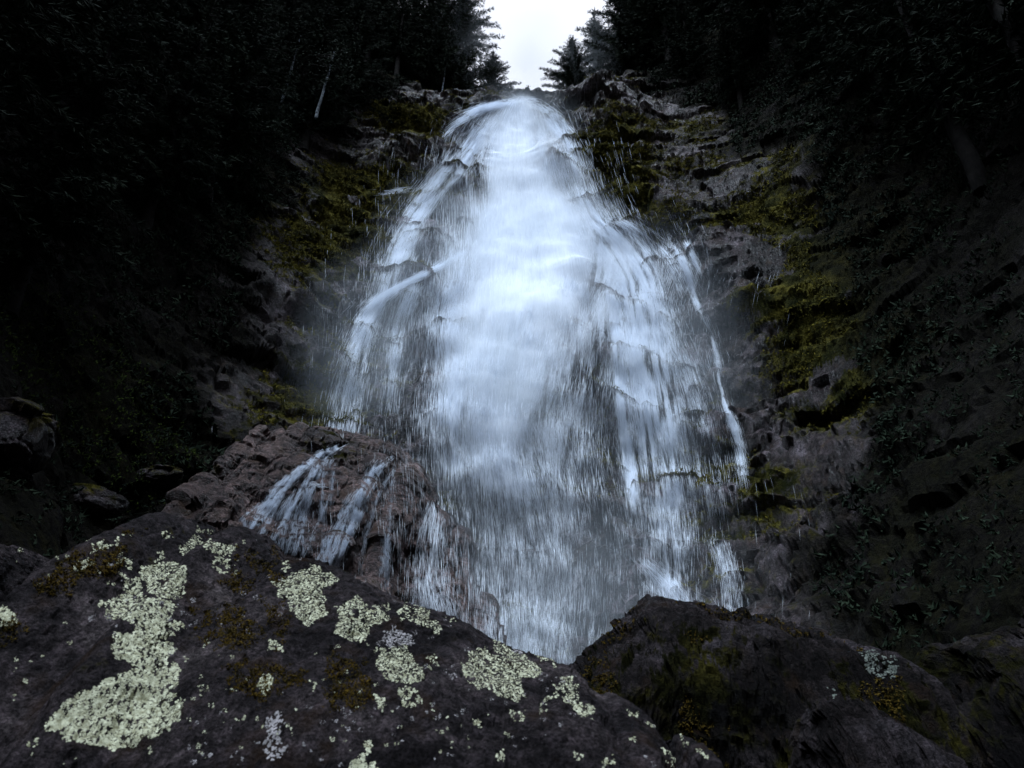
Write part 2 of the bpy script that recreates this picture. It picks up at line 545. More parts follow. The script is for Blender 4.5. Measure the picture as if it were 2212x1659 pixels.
# ------------------------------------------------------------------ boulders
def boulder(name, outline, ycs, front, back, zfloor, ncol, nprof, mt, amps, seed, facet=.0, iters=8, pxspan=None, moss_fn=None):
    ol = np.array(outline, float)
    p0, p1 = pxspan or (ol[0, 0], ol[-1, 0])
    cols = np.linspace(p0, p1, ncol)
    top = np.interp(cols, ol[:, 0], ol[:, 1])
    k = max(3, ncol // 120); top = np.convolve(np.pad(top, k, mode='edge'), np.ones(2 * k + 1) / (2 * k + 1), 'valid')
    yc = np.interp(cols, [a for a, b in ycs], [b for a, b in ycs])
    d = ray_dir(cols, top); t = yc / d[:, 1]
    C = CAM + d * t[:, None]                      # crest points
    prof = np.array(list(reversed(front)) + [(0, 0)] + back, float)
    s = np.concatenate([[0], np.cumsum(np.linalg.norm(np.diff(prof, axis=0), axis=1))])
    sj = np.linspace(0, s[-1], nprof)
    # emphasise the visible front in sampling
    q = np.stack([np.interp(sj, s, prof[:, 0]), np.interp(sj, s, prof[:, 1])], -1)
    kk = max(2, nprof // 22); ker = np.hanning(2 * kk + 3)[1:-1]; ker /= ker.sum()
    q = np.stack([np.convolve(np.pad(q[:, a], kk, mode='edge'), ker, 'valid') for a in (0, 1)], -1)
    corr = np.zeros(ncol)
    for it in range(iters):
        G = np.zeros((ncol, nprof, 3))
        G[..., 0] = C[:, None, 0]; G[..., 1] = C[:, None, 1] + q[None, :, 0]
        G[..., 2] = C[:, None, 2] + corr[:, None] + q[None, :, 1]
        N = grid_normals(G)
        N = -N if N[ncol // 2, int(nprof * .6), 2] < 0 else N
        dd = 0
        for sc_, am, oc in amps:
            dd = dd + fbm(G, sc_, oc, seed) * am
        if facet:
            c1, e1 = cells(G, facet * 6, seed + 5); c2, e2 = cells(G * np.array([1, 1, 1.5]), facet * 2, seed + 8)
            dd = dd + c1 * facet + c2 * facet * .3 - facet * .35 * (1 - smst(0, .1, e2))
        G = G + N * dd[..., None]
        px, py, dp = project(G)
        mn = np.full(ncol, 1e9)
        ci = np.clip(np.round((px - p0) / (p1 - p0) * (ncol - 1)), 0, ncol - 1).astype(int)
        ok = dp > .3
        np.minimum.at(mn, ci[ok], py[ok])
        mn = np.where(mn > 1e8, top, mn)
        mn = np.convolve(np.pad(mn, 4, mode='edge'), np.ones(9) / 9, 'valid')
        depth = C[:, 1] * math.cos(PITCH) + (C[:, 2] - CAM[2]) * math.sin(PITCH)
        corr = corr + np.clip((mn - top) * depth / FPX / .88, -.4, .4) * .8
        corr = np.convolve(np.pad(corr, 3, mode='edge'), np.ones(7) / 7, 'valid')
    Nf = grid_normals(G)
    if Nf[ncol // 2, int(nprof * .6), 2] < 0: Nf = -Nf
    ms = moss_fn(G, Nf) if moss_fn else np.zeros(G.shape[:-1])
    Fc = grid_faces(ncol, nprof)
    o = link_mesh(name, G.reshape(-1, 3), Fc, mt, smooth=False, attrs={'moss': ms.ravel()})
    b = BVHTree.FromPolygons([tuple(v) for v in G.reshape(-1, 3)], [tuple(int(a) for a in f) for f in Fc])
    return o, b, G


lg_out = [(330, 1240), (400, 1110), (450, 1035), (505, 985), (560, 952), (620, 925), (700, 920), (780, 938), (850, 958), (900, 1000), (950, 1070), (1000, 1160), (1050, 1270), (1090, 1400)]
lg, lg_bv, _ = boulder('rock_ledge', lg_out, [(330, 13.6), (650, 15.2), (1090, 16.0)],
                [(-.9, -.22), (-1.1, -.65), (-2.1, -.95), (-2.35, -1.7), (-3.4, -2.0), (-3.7, -2.9), (-4.7, -3.4), (-5.0, -4.6), (-5.6, -5.2), (-5.8, -8)],
                [(1, .0), (2.2, -.5), (3, -3)], -1, 520, 380, M_ledge,
                [(3.0, .34, 2), (1.0, .13, 3), (.3, .05, 3), (.1, .02, 2)], 66, facet=.16, moss_fn=lambda G, N: .16 + .35 * fbm(G, 1.2, 4, 95))
tag(lg, 'stepped pinkish brown rock ledge with thin cascades left of the main fall', 'rock ledge')


# ------------------------------------------------------------------ depth lookup for the water
GX = np.arange(640, 1760, 12.0); GY = np.arange(200, 1480, 12.0)
bvs = BVHTree.FromPolygons([tuple(v) for v in displace(G0[::3, ::4], N0[::3, ::4], False).reshape(-1, 3)],
                           [tuple(int(a) for a in f) for f in grid_faces(len(xs[::3]), len(ys[::4]))])
DM = np.zeros((len(GX), len(GY)))
for i, px in enumerate(GX):
    last = 20.0
    for j in range(len(GY) - 1, -1, -1):
        h = bv.ray_cast(Vector(CAM), Vector(ray_dir(px, GY[j])))
        d = (Vector(h[0]) - Vector(CAM)).length / np.linalg.norm(ray_dir(px, GY[j])) if h[0] is not None else last
        h2 = lg_bv.ray_cast(Vector(CAM), Vector(ray_dir(px, GY[j])))
        if h2[0] is not None: d = min(d, (Vector(h2[0]) - Vector(CAM)).length / np.linalg.norm(ray_dir(px, GY[j])))
        d = min(d, 56.0)
        DM[i, j] = d; last = d


def depth_at(px, py):
    a = np.clip((px - GX[0]) / 12.0, 0, len(GX) - 1.001); b = np.clip((py - GY[0]) / 12.0, 0, len(GY) - 1.001)
    i = a.astype(int); j = b.astype(int); fa = a - i; fb = b - j
    return (DM[i, j] * (1 - fa) * (1 - fb) + DM[i + 1, j] * fa * (1 - fb) + DM[i, j + 1] * (1 - fa) * fb + DM[i + 1, j + 1] * fa * fb)


# ------------------------------------------------------------------ water: lanes of flow over the cliff
# each lane: list of (x, y, half width, density), strand contrast, thickness off the rock (m)
LANES = [
    ('core', [(1128, 216, 26, .6), (1125, 240, 44, .9), (1120, 290, 72, 1.0), (1122, 360, 88, 1.0), (1135, 430, 98, 1.15), (1160, 510, 130, 1.4), (1160, 590, 145, 1.5), (1125, 680, 95, 1.4), (1105, 780, 80, 1.15), (1090, 870, 72, 1.2), (1080, 930, 52, 1.1), (1085, 980, 48, .5), (1100, 1060, 66, .17), (1110, 1200, 95, .06), (1120, 1330, 110, .06), (1130, 1470, 120, .12)], .5, 1.0),
    ('core veil', [(1130, 600, 170, .22), (1120, 700, 160, .26), (1100, 820, 150, .24), (1090, 930, 145, .17), (1100, 1040, 150, .09), (1120, 1150, 170, .04)], .7, 1.4),
    ('left spread', [(1075, 240, 26, .3), (1030, 300, 28, .45), (968, 380, 28, .6), (905, 455, 30, .5), (862, 550, 34, .35), (845, 620, 30, .12)], .7, .5),
    ('left arc', [(1010, 540, 16, .5), (950, 575, 12, .8), (880, 610, 12, 1.0), (825, 640, 16, 1.1), (795, 690, 24, .6), (775, 760, 30, .32), (755, 850, 36, .14), (745, 930, 36, .03)], .4, .5),
    ('left arc drips', [(900, 610, 20, .5), (870, 680, 22, .25), (850, 780, 22, .14), (840, 880, 22, .07)], .9, .3),
    ('left mid', [(1000, 600, 35, .4), (960, 680, 40, .28), (985, 740, 34, .6), (980, 830, 40, .5), (975, 920, 42, .28), (980, 1010, 40, .12)], .6, .8),
    ('right', [(1255, 455, 34, .7), (1322, 520, 54, .85), (1368, 590, 46, 1.05), (1380, 660, 46, .95), (1395, 760, 46, .8), (1415, 870, 50, .62), (1428, 970, 50, .36), (1438, 1080, 50, .15), (1450, 1200, 52, .09), (1450, 1320, 52, .08)], 1.1, .6),
    ('right inner', [(1318, 620, 14, .8), (1332, 720, 12, 1.0), (1340, 820, 12, 1.0), (1352, 950, 13, .8), (1372, 1100, 16, .4)], .6, .4),
    ('top right', [(1180, 250, 22, .4), (1222, 310, 22, .5), (1238, 390, 24, .5), (1275, 460, 32, .6)], .7, .5),
    ('middle veil', [(1260, 600, 60, .5), (1265, 720, 56, .26), (1250, 850, 56, .17), (1235, 980, 60, .09), (1235, 1120, 80, .06)], .8, .8),
    ('right rivulet', [(1440, 505, 10, .4), (1478, 570, 10, .5), (1500, 640, 8, .55), (1535, 700, 9, .6), (1548, 780, 7, .6), (1562, 860, 8, .5), (1590, 930, 10, .3), (1604, 1020, 10, .1)], .9, .25),
    ('right rivulet twin', [(1480, 520, 7, .4), (1510, 580, 8, .5)], .9, .2),
    ('right sweep', [(1330, 470, 24, .35), (1390, 500, 20, .25), (1440, 545, 20, .14), (1470, 620, 22, .06)], .8, .25),
    ('right film', [(1400, 640, 36, .12), (1470, 780, 40, .05), (1510, 950, 46, .08), (1530, 1100, 40, .04)], .9, .3),
    ('curtain', [(1130, 900, 150, .05), (1165, 1050, 185, .05), (1170, 1200, 190, .05), (1165, 1330, 190, .055), (1150, 1470, 180, .10)], .55, 1.6),
    ('low left', [(945, 1080, 14, .2), (935, 1130, 24, .22), (928, 1200, 32, .12), (930, 1290, 40, .10), (960, 1380, 56, .1)], .6, .7),
    ('low right splash', [(1390, 1205, 24, .06), (1425, 1240, 30, .12), (1455, 1275, 38, .12), (1470, 1320, 40, .1)], 1.0, .6),
    ('low right film', [(1550, 1160, 30, .08), (1570, 1230, 26, .08), (1570, 1320, 26, .04)], .9, .3),
    ('lip spray left', [(1120, 218, 30, .6), (1050, 232, 18, .5), (1000, 258, 10, .3), (975, 282, 8, .15)], .4, .6),
    ('lip spray right', [(1150, 218, 24, .6), (1190, 242, 12, .4), (1225, 280, 10, .25)], .4, .6),
    ('right threads', [(1430, 900, 34, .2), (1450, 1000, 34, .16), (1470, 1100, 38, .10), (1470, 1250, 38, .04)], 1.4, .4),
    ('lip crown', [(1170, 218, 7, .15), (1120, 210, 8, .25), (1080, 218, 8, .15)], 1.0, .4),
    ('left shelf', [(900, 405, 6, .5), (860, 413, 5, .35), (835, 415, 4, .2)], .4, .2),
]
# dry humps the water parts around: x, y, rx, ry, how much is removed
HOLES = [(985, 400, 42, 18, .75), (1045, 325, 22, 14, .6), (1195, 392, 34, 30, .6), (935, 520, 34, 20, .7), (915, 640, 55, 45, .7), (1195, 285, 26, 22, .35),
         (1265, 640, 34, 24, .45), (1270, 700, 55, 30, .5), (990, 460, 40, 22, .5), (935, 545, 40, 26, .45), (1285, 860, 40, 60, .6), (1300, 1000, 45, 60, .5), (1290, 1120, 60, 60, .5), (1430, 840, 30, 14, .3), (1480, 1000, 20, 40, .3), (1020, 1150, 50, 60, .4), (1050, 350, 60, 12, .2)]


def hole_keep(x, y):
    k = np.ones_like(x)
    for hx, hy, rx, ry, a in HOLES:
        k = k * (1 - a * np.exp(-(((x - hx) / rx) ** 2 + ((y - hy) / ry) ** 2)))
    return k


def sample_lane(pts, contrast, per, seed, tail=.22, fine=9.0):
    p = np.array(pts, float)
    seg = np.linalg.norm(np.diff(p[:, :2], axis=0), axis=1)
    w_ = seg * (p[:-1, 2] + p[1:, 2]) / 2 * (p[:-1, 3] + p[1:, 3]) / 2 * 2
    n = int(w_.sum() * per)
    if n < 10: n = 10
    k = RNG.choice(len(seg), size=n * 2, p=w_ / w_.sum())
    t = RNG.random(n * 2)
    keep = RNG.random(n * 2) < 1
    q = p[k] * (1 - t)[:, None] + p[k + 1] * t[:, None]
    cum = np.concatenate([[0], np.cumsum(seg)])
    s = cum[k] + seg[k] * t
    # smooth tangents
    T = np.gradient(p[:, :2], axis=0); T /= np.linalg.norm(T, axis=1, keepdims=True)
    tg = T[k] * (1 - t)[:, None] + T[k + 1] * t[:, None]
    lat = RNG.normal(size=n * 2) * np.where(RNG.random(n * 2) < tail, 1.0, .52)
    # strands
    st = fbm(np.stack([lat * q[:, 2] / fine, s / 90.0, np.full(n * 2, seed * 5.0)], -1), 1.0, 3, 200 + seed)
    st2 = fbm(np.stack([lat * q[:, 2] / 45.0, s / 70.0, np.full(n * 2, seed * 3.0)], -1), 1.0, 2, 300 + seed)
    keep = RNG.random(n * 2) < np.clip(.5 + contrast * (st * .9 + st2 * .9), .02, 1)
    # across direction is horizontal (streams part sideways)
    x = q[:, 0] + lat * q[:, 2]; y = q[:, 1] + RNG.normal(size=n * 2) * 3
    keep &= RNG.random(n * 2) < hole_keep(x, y)
    slope_w = np.gradient(p[:, 2]) / (np.gradient(p[:, 1]) + 1e-3)
    sw = np.clip(slope_w[k] * (1 - t) + slope_w[k + 1] * t, -1, 1.5)
    dx = tg[:, 0] + np.clip(lat, -1, 1) * .8 * sw * tg[:, 1] * .9
    return x[keep], y[keep], dx[keep], tg[keep, 1]


allx, ally, alldx, alldy, allth = [], [], [], [], []
PER = .86
for k, (nm, pts, con, th) in enumerate(LANES):
    x, y, dx, dy = sample_lane(pts, con, PER, k, .25 if nm in ('core', 'core veil', 'curtain') else .10)
    allx.append(x); ally.append(y); alldx.append(dx); alldy.append(dy); allth.append(np.full(len(x), th))
wx, wy, wdx, wdy, wth = map(np.concatenate, (allx, ally, alldx, alldy, allth))
print('streaks', len(wx))

# smooth density of the flow, used by the water sheets
BW = 8.0
wl = np.concatenate([np.full(len(x), nm in ('core', 'core veil', 'curtain', 'middle veil')) for x, (nm, _, _, _) in zip(allx, LANES)])
DH, _, _ = np.histogram2d(wx[wl], wy[wl], bins=[np.arange(600, 1800, BW), np.arange(190, 1520, BW)])
DH = DH / (BW * BW) * .85 / PER


def blur(A, s):
    r_ = int(3 * s) + 1; k = np.exp(-.5 * (np.arange(-r_, r_ + 1) / s) ** 2); k /= k.sum()
    A = np.apply_along_axis(lambda v: np.convolve(np.pad(v, r_), k, 'valid'), 0, A)
    return np.apply_along_axis(lambda v: np.convolve(np.pad(v, r_), k, 'valid'), 1, A)


DS = blur(DH, 1.2)


def dens_at(px, py):
    a = (px - 600) / BW - .5; b = (py - 190) / BW - .5
    ok = (a > 0) & (b > 0) & (a < DS.shape[0] - 1.01) & (b < DS.shape[1] - 1.01)
    a = np.clip(a, 0, DS.shape[0] - 1.01); b = np.clip(b, 0, DS.shape[1] - 1.01)
    i = a.astype(int); j = b.astype(int); fa = a - i; fb = b - j
    v = DS[i, j] * (1 - fa) * (1 - fb) + DS[i + 1, j] * fa * (1 - fb) + DS[i, j + 1] * (1 - fa) * fb + DS[i + 1, j + 1] * fa * fb
    return np.where(ok, v, 0)


def streak_mesh(x, y, dx, dy, th, wpx=.15, lpx=(12, 42), depth=None):
    """elongated drops standing in the air just off the rock, each a slim closed spindle"""
    n = len(x)
    D = (depth_at(x, y) if depth is None else depth)
    off = np.abs(RNG.normal(size=n)) * th * .7 + .06
    D = D - off
    P = CAM + ray_dir(x, y) * D[:, None]
    L = RNG.uniform(lpx[0], lpx[1], n) * RNG.uniform(.6, 1.3, n)
    mag = np.sqrt(dx * dx + dy * dy) + 1e-6
    x2 = x + dx / mag * L; y2 = y + dy / mag * L
    D2 = (depth_at(x2, y2) if depth is None else depth) - off
    D2 = np.clip(D2, D - L * .02 * D / 30 * 4, D + .02)
    A = P; B = CAM + ray_dir(x2, y2) * D2[:, None]
    ax = B - A; ln = np.linalg.norm(ax, axis=1, keepdims=True) + 1e-6; ax = ax / ln
    u = np.cross(ax, RNG.normal(size=(n, 3))); u /= np.linalg.norm(u, axis=1, keepdims=True) + 1e-9
    v = np.cross(ax, u)
    r_ = (D / FPX * wpx * RNG.lognormal(0, .32, n))[:, None]
    M = A + ax * ln * .35
    V = np.stack([A, M + u * r_, M - u * r_ * .5 + v * r_ * .87, M - u * r_ * .5 - v * r_ * .87, B], 1).reshape(-1, 3)
    i = np.arange(n)[:, None] * 5
    F = np.concatenate([i + [0, 2, 1], i + [0, 3, 2], i + [0, 1, 3], i + [4, 1, 2], i + [4, 2, 3], i + [4, 3, 1]], 0)
    return V, F


V, F = streak_mesh(wx, wy, wdx, wdy, wth)
fall = link_mesh('waterfall', V, F, M_drop, smooth=False)
tag(fall, 'white waterfall spreading down the cliff in a tall fan of falling water', 'waterfall', kind='structure')

# sheets of water over the rock, three deep
sy = np.concatenate([np.arange(14.5, 34.2, .11)]); sx = np.arange(-9, 10.5, .12)
SX, SY = np.meshgrid(sx, sy, indexing='ij')
SG = np.stack([SX, SY, Hs(SX, SY)], -1); SN = grid_normals(SG)
SG = displace(SG, SN, False, .25)
for c, (px, py, r_, h_) in zip(bump_c, BUMPS):
    SG = SG + SN * (h_ * np.exp(-((SG - c) ** 2).sum(-1) / (r_ * r_ * .6)))[..., None]
arc = np.cumsum(np.concatenate([np.zeros((len(sx), 1)), np.linalg.norm(np.diff(SG, axis=1), axis=-1)], 1), 1)
for s_, (off, gain) in enumerate([(.5, 1.25), (.9, 1.1), (1.4, .95)]):
    GG = SG + SN * off + N0.mean() * 0
    GG = GG + SN * (fbm(SG, 1.2, 3, 400 + s_) * .18)[..., None]
    px, py, dp = project(GG)
    dn = dens_at(px, py)
    zf = np.clip(SG[..., 2] / 42, 0, 1)
    fu = (SX - .5) / (.35 + .9 * (1 - zf) ** .7) * 1.3
    dn = np.clip(dn - .06, 0, None) * .7 * np.interp(GG[..., 2], [4, 10, 15], [.12, .35, 1.0])
    Mx = water_mat('water_sheet', tr=.45, alpha=sheet_alpha(s_ + 1, gain))
    ws = link_mesh('water_sheet', GG.reshape(-1, 3), grid_faces(len(sx), len(sy)), Mx, fall, attrs={'dens': dn.ravel()},
                   uv=np.stack([fu, arc + s_ * 3, np.zeros_like(fu)], -1).reshape(-1, 3))


# ------------------------------------------------------------------ boulders in front
big_out = [(-900, 1300), (-400, 1290), (-150, 1230), (0, 1200), (60, 1190), (130, 1188), (200, 1188), (250, 1172), (320, 1152), (400, 1136), (470, 1134), (520, 1153), (570, 1180), (650, 1203), (740, 1232),
           (800, 1262), (880, 1303), (960, 1322), (1010, 1345), (1060, 1378), (1110, 1400), (1180, 1420), (1229, 1439), (1290, 1487), (1350, 1528), (1410, 1567), (1450, 1590), (1500, 1622), (1560, 1660), (1640, 1735), (1760, 1900)]
big, big_bv, big_G = boulder('lichen_boulder', big_out, [(-900, 2.2), (0, 2.6), (450, 2.6), (900, 2.25), (1230, 2.05), (1560, 1.85), (1760, 1.7)],
                      [(-.35, -.05), (-.7, -.21), (-1.0, -.44), (-1.22, -.72), (-1.4, -1.1), (-1.5, -1.7), (-1.5, -2.6)],
                      [(.3, -.05), (.6, -.3), (.85, -.8), (1.0, -2.6)], -1.5, 950, 420, M_boulder,
                      [(.9, .07, 2), (.28, .018, 3), (.07, .006, 3), (.02, .003, 2)], 21, facet=.005,
                      moss_fn=lambda G, N: .12 + .35 * fbm(G, .25, 4, 91))
tag(big, 'huge dark boulder in the foreground covered in pale green lichen patches', 'boulder')

rb_out = [(1100, 1640), (1180, 1520), (1229, 1439), (1271, 1396), (1320, 1359), (1361, 1319), (1391, 1289), (1417, 1286), (1475, 1299), (1508, 1298), (1585, 1322), (1661, 1333), (1775, 1363), (1825, 1383), (1908, 1406), (1941, 1430), (1990, 1500), (2040, 1600), (2100, 1760)]
rb, rb_bv, rb_G = boulder('wet_boulder', rb_out, [(1100, 4.4), (1400, 4.7), (1700, 4.6), (2100, 4.2)],
                    [(-.25, -.12), (-.5, -.30), (-.62, -.55), (-.7, -1.0), (-.8, -1.7), (-.9, -3.6)],
                    [(.4, -.08), (.9, -.4), (1.3, -1.2), (1.5, -3.6)], -2, 520, 260, M_rboulder,
                    [(1.2, .10, 2), (.4, .05, 3), (.1, .015, 3), (.03, .006, 2)], 33, facet=.035,
                    moss_fn=lambda G, N: .44 + .4 * fbm(G, .5, 4, 92) - .55 * smst(.3, .75, N[..., 2]))
tag(rb, 'dark wet boulder with a bare brown top, right of the lichen boulder', 'boulder')

sb_out = [(1640, 1760), (1690, 1659), (1730, 1560), (1758, 1519), (1800, 1512), (1858, 1513), (1908, 1538), (1968, 1573), (1990, 1640), (2020, 1760)]
sb, sb_bv, _ = boulder('small_boulder', sb_out, [(1640, 3.3), (2020, 3.3)], [(-.2, -.06), (-.4, -.25), (-.5, -.6), (-.55, -2.2)], [(.2, -.1), (.5, -.5), (.6, -2.2)], -1, 220, 160,
                M_rboulder, [(.5, .05, 2), (.2, .03, 3), (.05, .008, 3)], 44, facet=.02, moss_fn=lambda G, N: .38 + .4 * fbm(G, .3, 4, 93))
tag(sb, 'small rounded dark boulder in the bottom right, in front of the wet boulder', 'boulder')

fb_out = [(1900, 1700), (1930, 1520), (1960, 1440), (2041, 1396), (2108, 1373), (2175, 1356), (2212, 1338), (2300, 1300), (2450, 1290), (2600, 1420)]
fb, fb_bv, _ = boulder('corner_boulder', fb_out, [(1900, 4.9), (2600, 4.6)], [(-.3, -.15), (-.6, -.4), (-.8, -.9), (-.9, -3.2)], [(.4, -.1), (.9, -.6), (1.1, -3)], -1, 300, 180,
                M_rboulder, [(1.0, .10, 2), (.4, .05, 3), (.1, .012, 3)], 55, facet=.04, moss_fn=lambda G, N: .42 + .4 * fbm(G, .4, 4, 94))
tag(fb, 'dark mossy boulder cut off by the right edge of the picture', 'boulder')

def chunk(name, px, py, dist, size, seed, label, mt=M_cliff, n=56, group=None, squash=(1.2, 1, .8), mossv=.4):
    """free rounded block, a displaced closed ball with broken facets"""
    u = np.linspace(0, 2 * np.pi, n * 2 + 1); v = np.linspace(0.02, np.pi - .02, n)
    U, Vv = np.meshgrid(u, v, indexing='ij')
    D = np.stack([np.sin(Vv) * np.cos(U), np.sin(Vv) * np.sin(U), np.cos(Vv)], -1)
    D[-1] = D[0]
    D4 = np.sign(D) * np.abs(D) ** .72
    rr = 1 + .18 * fbm(D + seed, 1.2, 3, seed)
    c1, e1 = cells(D + seed * 3.1, .8, seed)
    rr = rr + .16 * c1 - .06 * (1 - smst(0, .12, e1)) + .03 * fbm(D + seed, .15, 3, seed + 1)
    c = CAM + ray_dir(px, py) * (dist / ray_dir(px, py)[1])
    G = D4 * rr[..., None] * size * np.array(squash)
    ang = seed * 1.7; ca, sa = math.cos(ang), math.sin(ang)
    G = np.stack([G[..., 0] * ca - G[..., 1] * sa, G[..., 0] * sa + G[..., 1] * ca, G[..., 2]], -1)
    N = grid_normals(G)
    o = link_mesh(name, G.reshape(-1, 3), grid_faces(*G.shape[:2]), mt, attrs={'moss': (mossv + .4 * fbm(G + seed, size * .6, 4, seed) + .2 * D[..., 2]).ravel()})
    o.location = c
    tag(o, label, 'boulder', group)
    return o


def chunk_on(px, py, size, seed, label, **k):
    c, nn = hit(px, py)
    return chunk('talus_boulder', px, py, c[1] - .1 * size, size, seed, label, **k)


chunk_on(0, 950, .62, 3, 'rounded dark grey boulder cut by the left edge, on the bank above the lichen boulder', mossv=.3)
chunk_on(85, 925, .32, 5, 'small dark boulder just under the green moss bank at the left', mossv=.4, squash=(1.5, 1, .6))
chunk_on(200, 1085, .42, 6, 'grey boulder on the dark bank, straight above the left end of the lichen boulder', mossv=.3, squash=(1.5, 1, .6))
chunk_on(330, 1040, .5, 7, 'flat grey boulder on the bank left of the pink rock ledge', mossv=.35, squash=(1.9, 1, .45))
0 and chunk_on(1790, 1215, .8, 10, 'grey slab boulder at the right foot of the cliff, behind the wet boulder', mossv=.1, squash=(1.8, 1, .6))
0 and chunk_on(1930, 1290, .6, 12, 'dark boulder between the wet boulder and the corner boulder', mossv=.3)
0 and chunk_on(2060, 1230, .9, 13, 'broad dark block on the right bank above the corner boulder', mossv=.4, squash=(1.5, 1, .7))
0 and chunk_on(2170, 1100, .8, 14, 'mossy block near the right edge on the bank', mossv=.6)
0 and chunk_on(1650, 1270, .7, 15, 'wet brown block washed by spray right of the fall foot', mt=M_ledge, mossv=.1, squash=(1.5, 1, .6))
chunk_on(830, 1170, .8, 16, 'dark brown block between the pink rock ledge and the main fall', mt=M_ledge, mossv=.1, squash=(1.3, 1, .8))
0 and chunk_on(1330, 235, 1.9, 17, 'mossy rock hump at the cliff top right of the lip of the fall', mossv=.7, squash=(1.6, 1, .6))


# thin cascades on the ledge
def on_bvh(b, px, py):
    h = b.ray_cast(Vector(CAM), Vector(ray_dir(px, py)))
    if h[0] is None: return None
    return (Vector(h[0]) - Vector(CAM)).length / float(np.linalg.norm(ray_dir(px, py)))


CASC = []
rc = random.Random(5)
for (x0, y0), tg_, nth in (((735, 962), [(545, 1130), (575, 1175), (610, 1185), (650, 1190)], 17), ((845, 988), [(690, 1225), (710, 1225), (735, 1215)], 11), ((700, 985), [(640, 1190), (700, 1215)], 7), ((560, 1085), [(540, 1150)], 3), ((870, 1010), [(800, 1240), (850, 1260)], 4)):
    for q in range(nth):
        gx_, gy_ = tg_[q % len(tg_)]; gx_ += rc.uniform(-22, 22)
        pts_ = []; xo = 0; xs_ = rc.uniform(-20, 16)
        t0_ = rc.uniform(0, .35) if q > 2 else 0
        for m_ in range(9):
            t_ = t0_ + (1 - t0_) * m_ / 8
            xo += rc.uniform(-7, 7)
            e_ = t_ ** .75
            pts_.append((x0 + xs_ * (1 - t_) + (gx_ - x0) * e_ + xo * math.sin(t_ * 3.1), y0 + (gy_ - y0) * t_ ** 1.15 + rc.uniform(-2, 2), rc.uniform(1.5, 4.0) * (1 + 1.2 * t_), rc.uniform(.25, 1.2) * (1 if .05 < t_ < .9 else .4)))
        CASC.append(pts_)
CASC.append([(850, 940, 50, .05), (830, 1000, 60, .06), (850, 1080, 50, .06)])
CASC.append([(735, 962, 5, 1.0), (700, 975, 7, 1.0), (665, 1000, 8, .8)])
CASC.append([(660, 1045, 5, .7), (700, 1048, 5, .8), (735, 1062, 5, .5)])
cx_, cy_, cdx, cdy, cth = [], [], [], [], []
for k, pts in enumerate(CASC):
    x, y, dx, dy = sample_lane(pts, .6, .42, 40 + k % 9, .12, 4.0)
    cx_.append(x); cy_.append(y); cdx.append(dx); cdy.append(dy)
cx_, cy_, cdx, cdy = map(np.concatenate, (cx_, cy_, cdx, cdy))
dep = []; kp = []
lc = {}
for i in range(len(cx_)):
    kx, ky = int(cx_[i] // 6), int(cy_[i] // 6)
    if (kx, ky) not in lc: lc[(kx, ky)] = on_bvh(lg_bv, kx * 6 + 3, ky * 6 + 3)
    d = lc[(kx, ky)]
    if d is not None: dep.append(d); kp.append(i)
kp = np.array(kp); dep = np.array(dep)
V, F = streak_mesh(cx_[kp], cy_[kp], cdx[kp], cdy[kp], np.full(len(kp), .06), wpx=.19, lpx=(8, 20), depth=dep)
o = link_mesh('side_cascade', V, F, M_drop, smooth=False)
tag(o, 'thin white threads of water running down the pink rock ledge', 'cascade', kind='structure')

# stray drops flung out around the fall
n = 4500
sxp = RNG.choice(len(wx), n)
jx = RNG.normal(size=n) * RNG.choice([10, 22, 50], n); jy = RNG.normal(size=n) * 30
V, F = streak_mesh(wx[sxp] + jx, np.clip(wy[sxp] + jy, 212, 1500), wdx[sxp] * .5 + jx / 300, np.abs(wdy[sxp]) + .4, np.full(n, 2.5), wpx=.15, lpx=(4, 12))
o = link_mesh('spray', V, F, M_drop, smooth=False)
tag(o, 'fine white drops of spray flying off the sides of the waterfall', 'spray', kind='stuff')


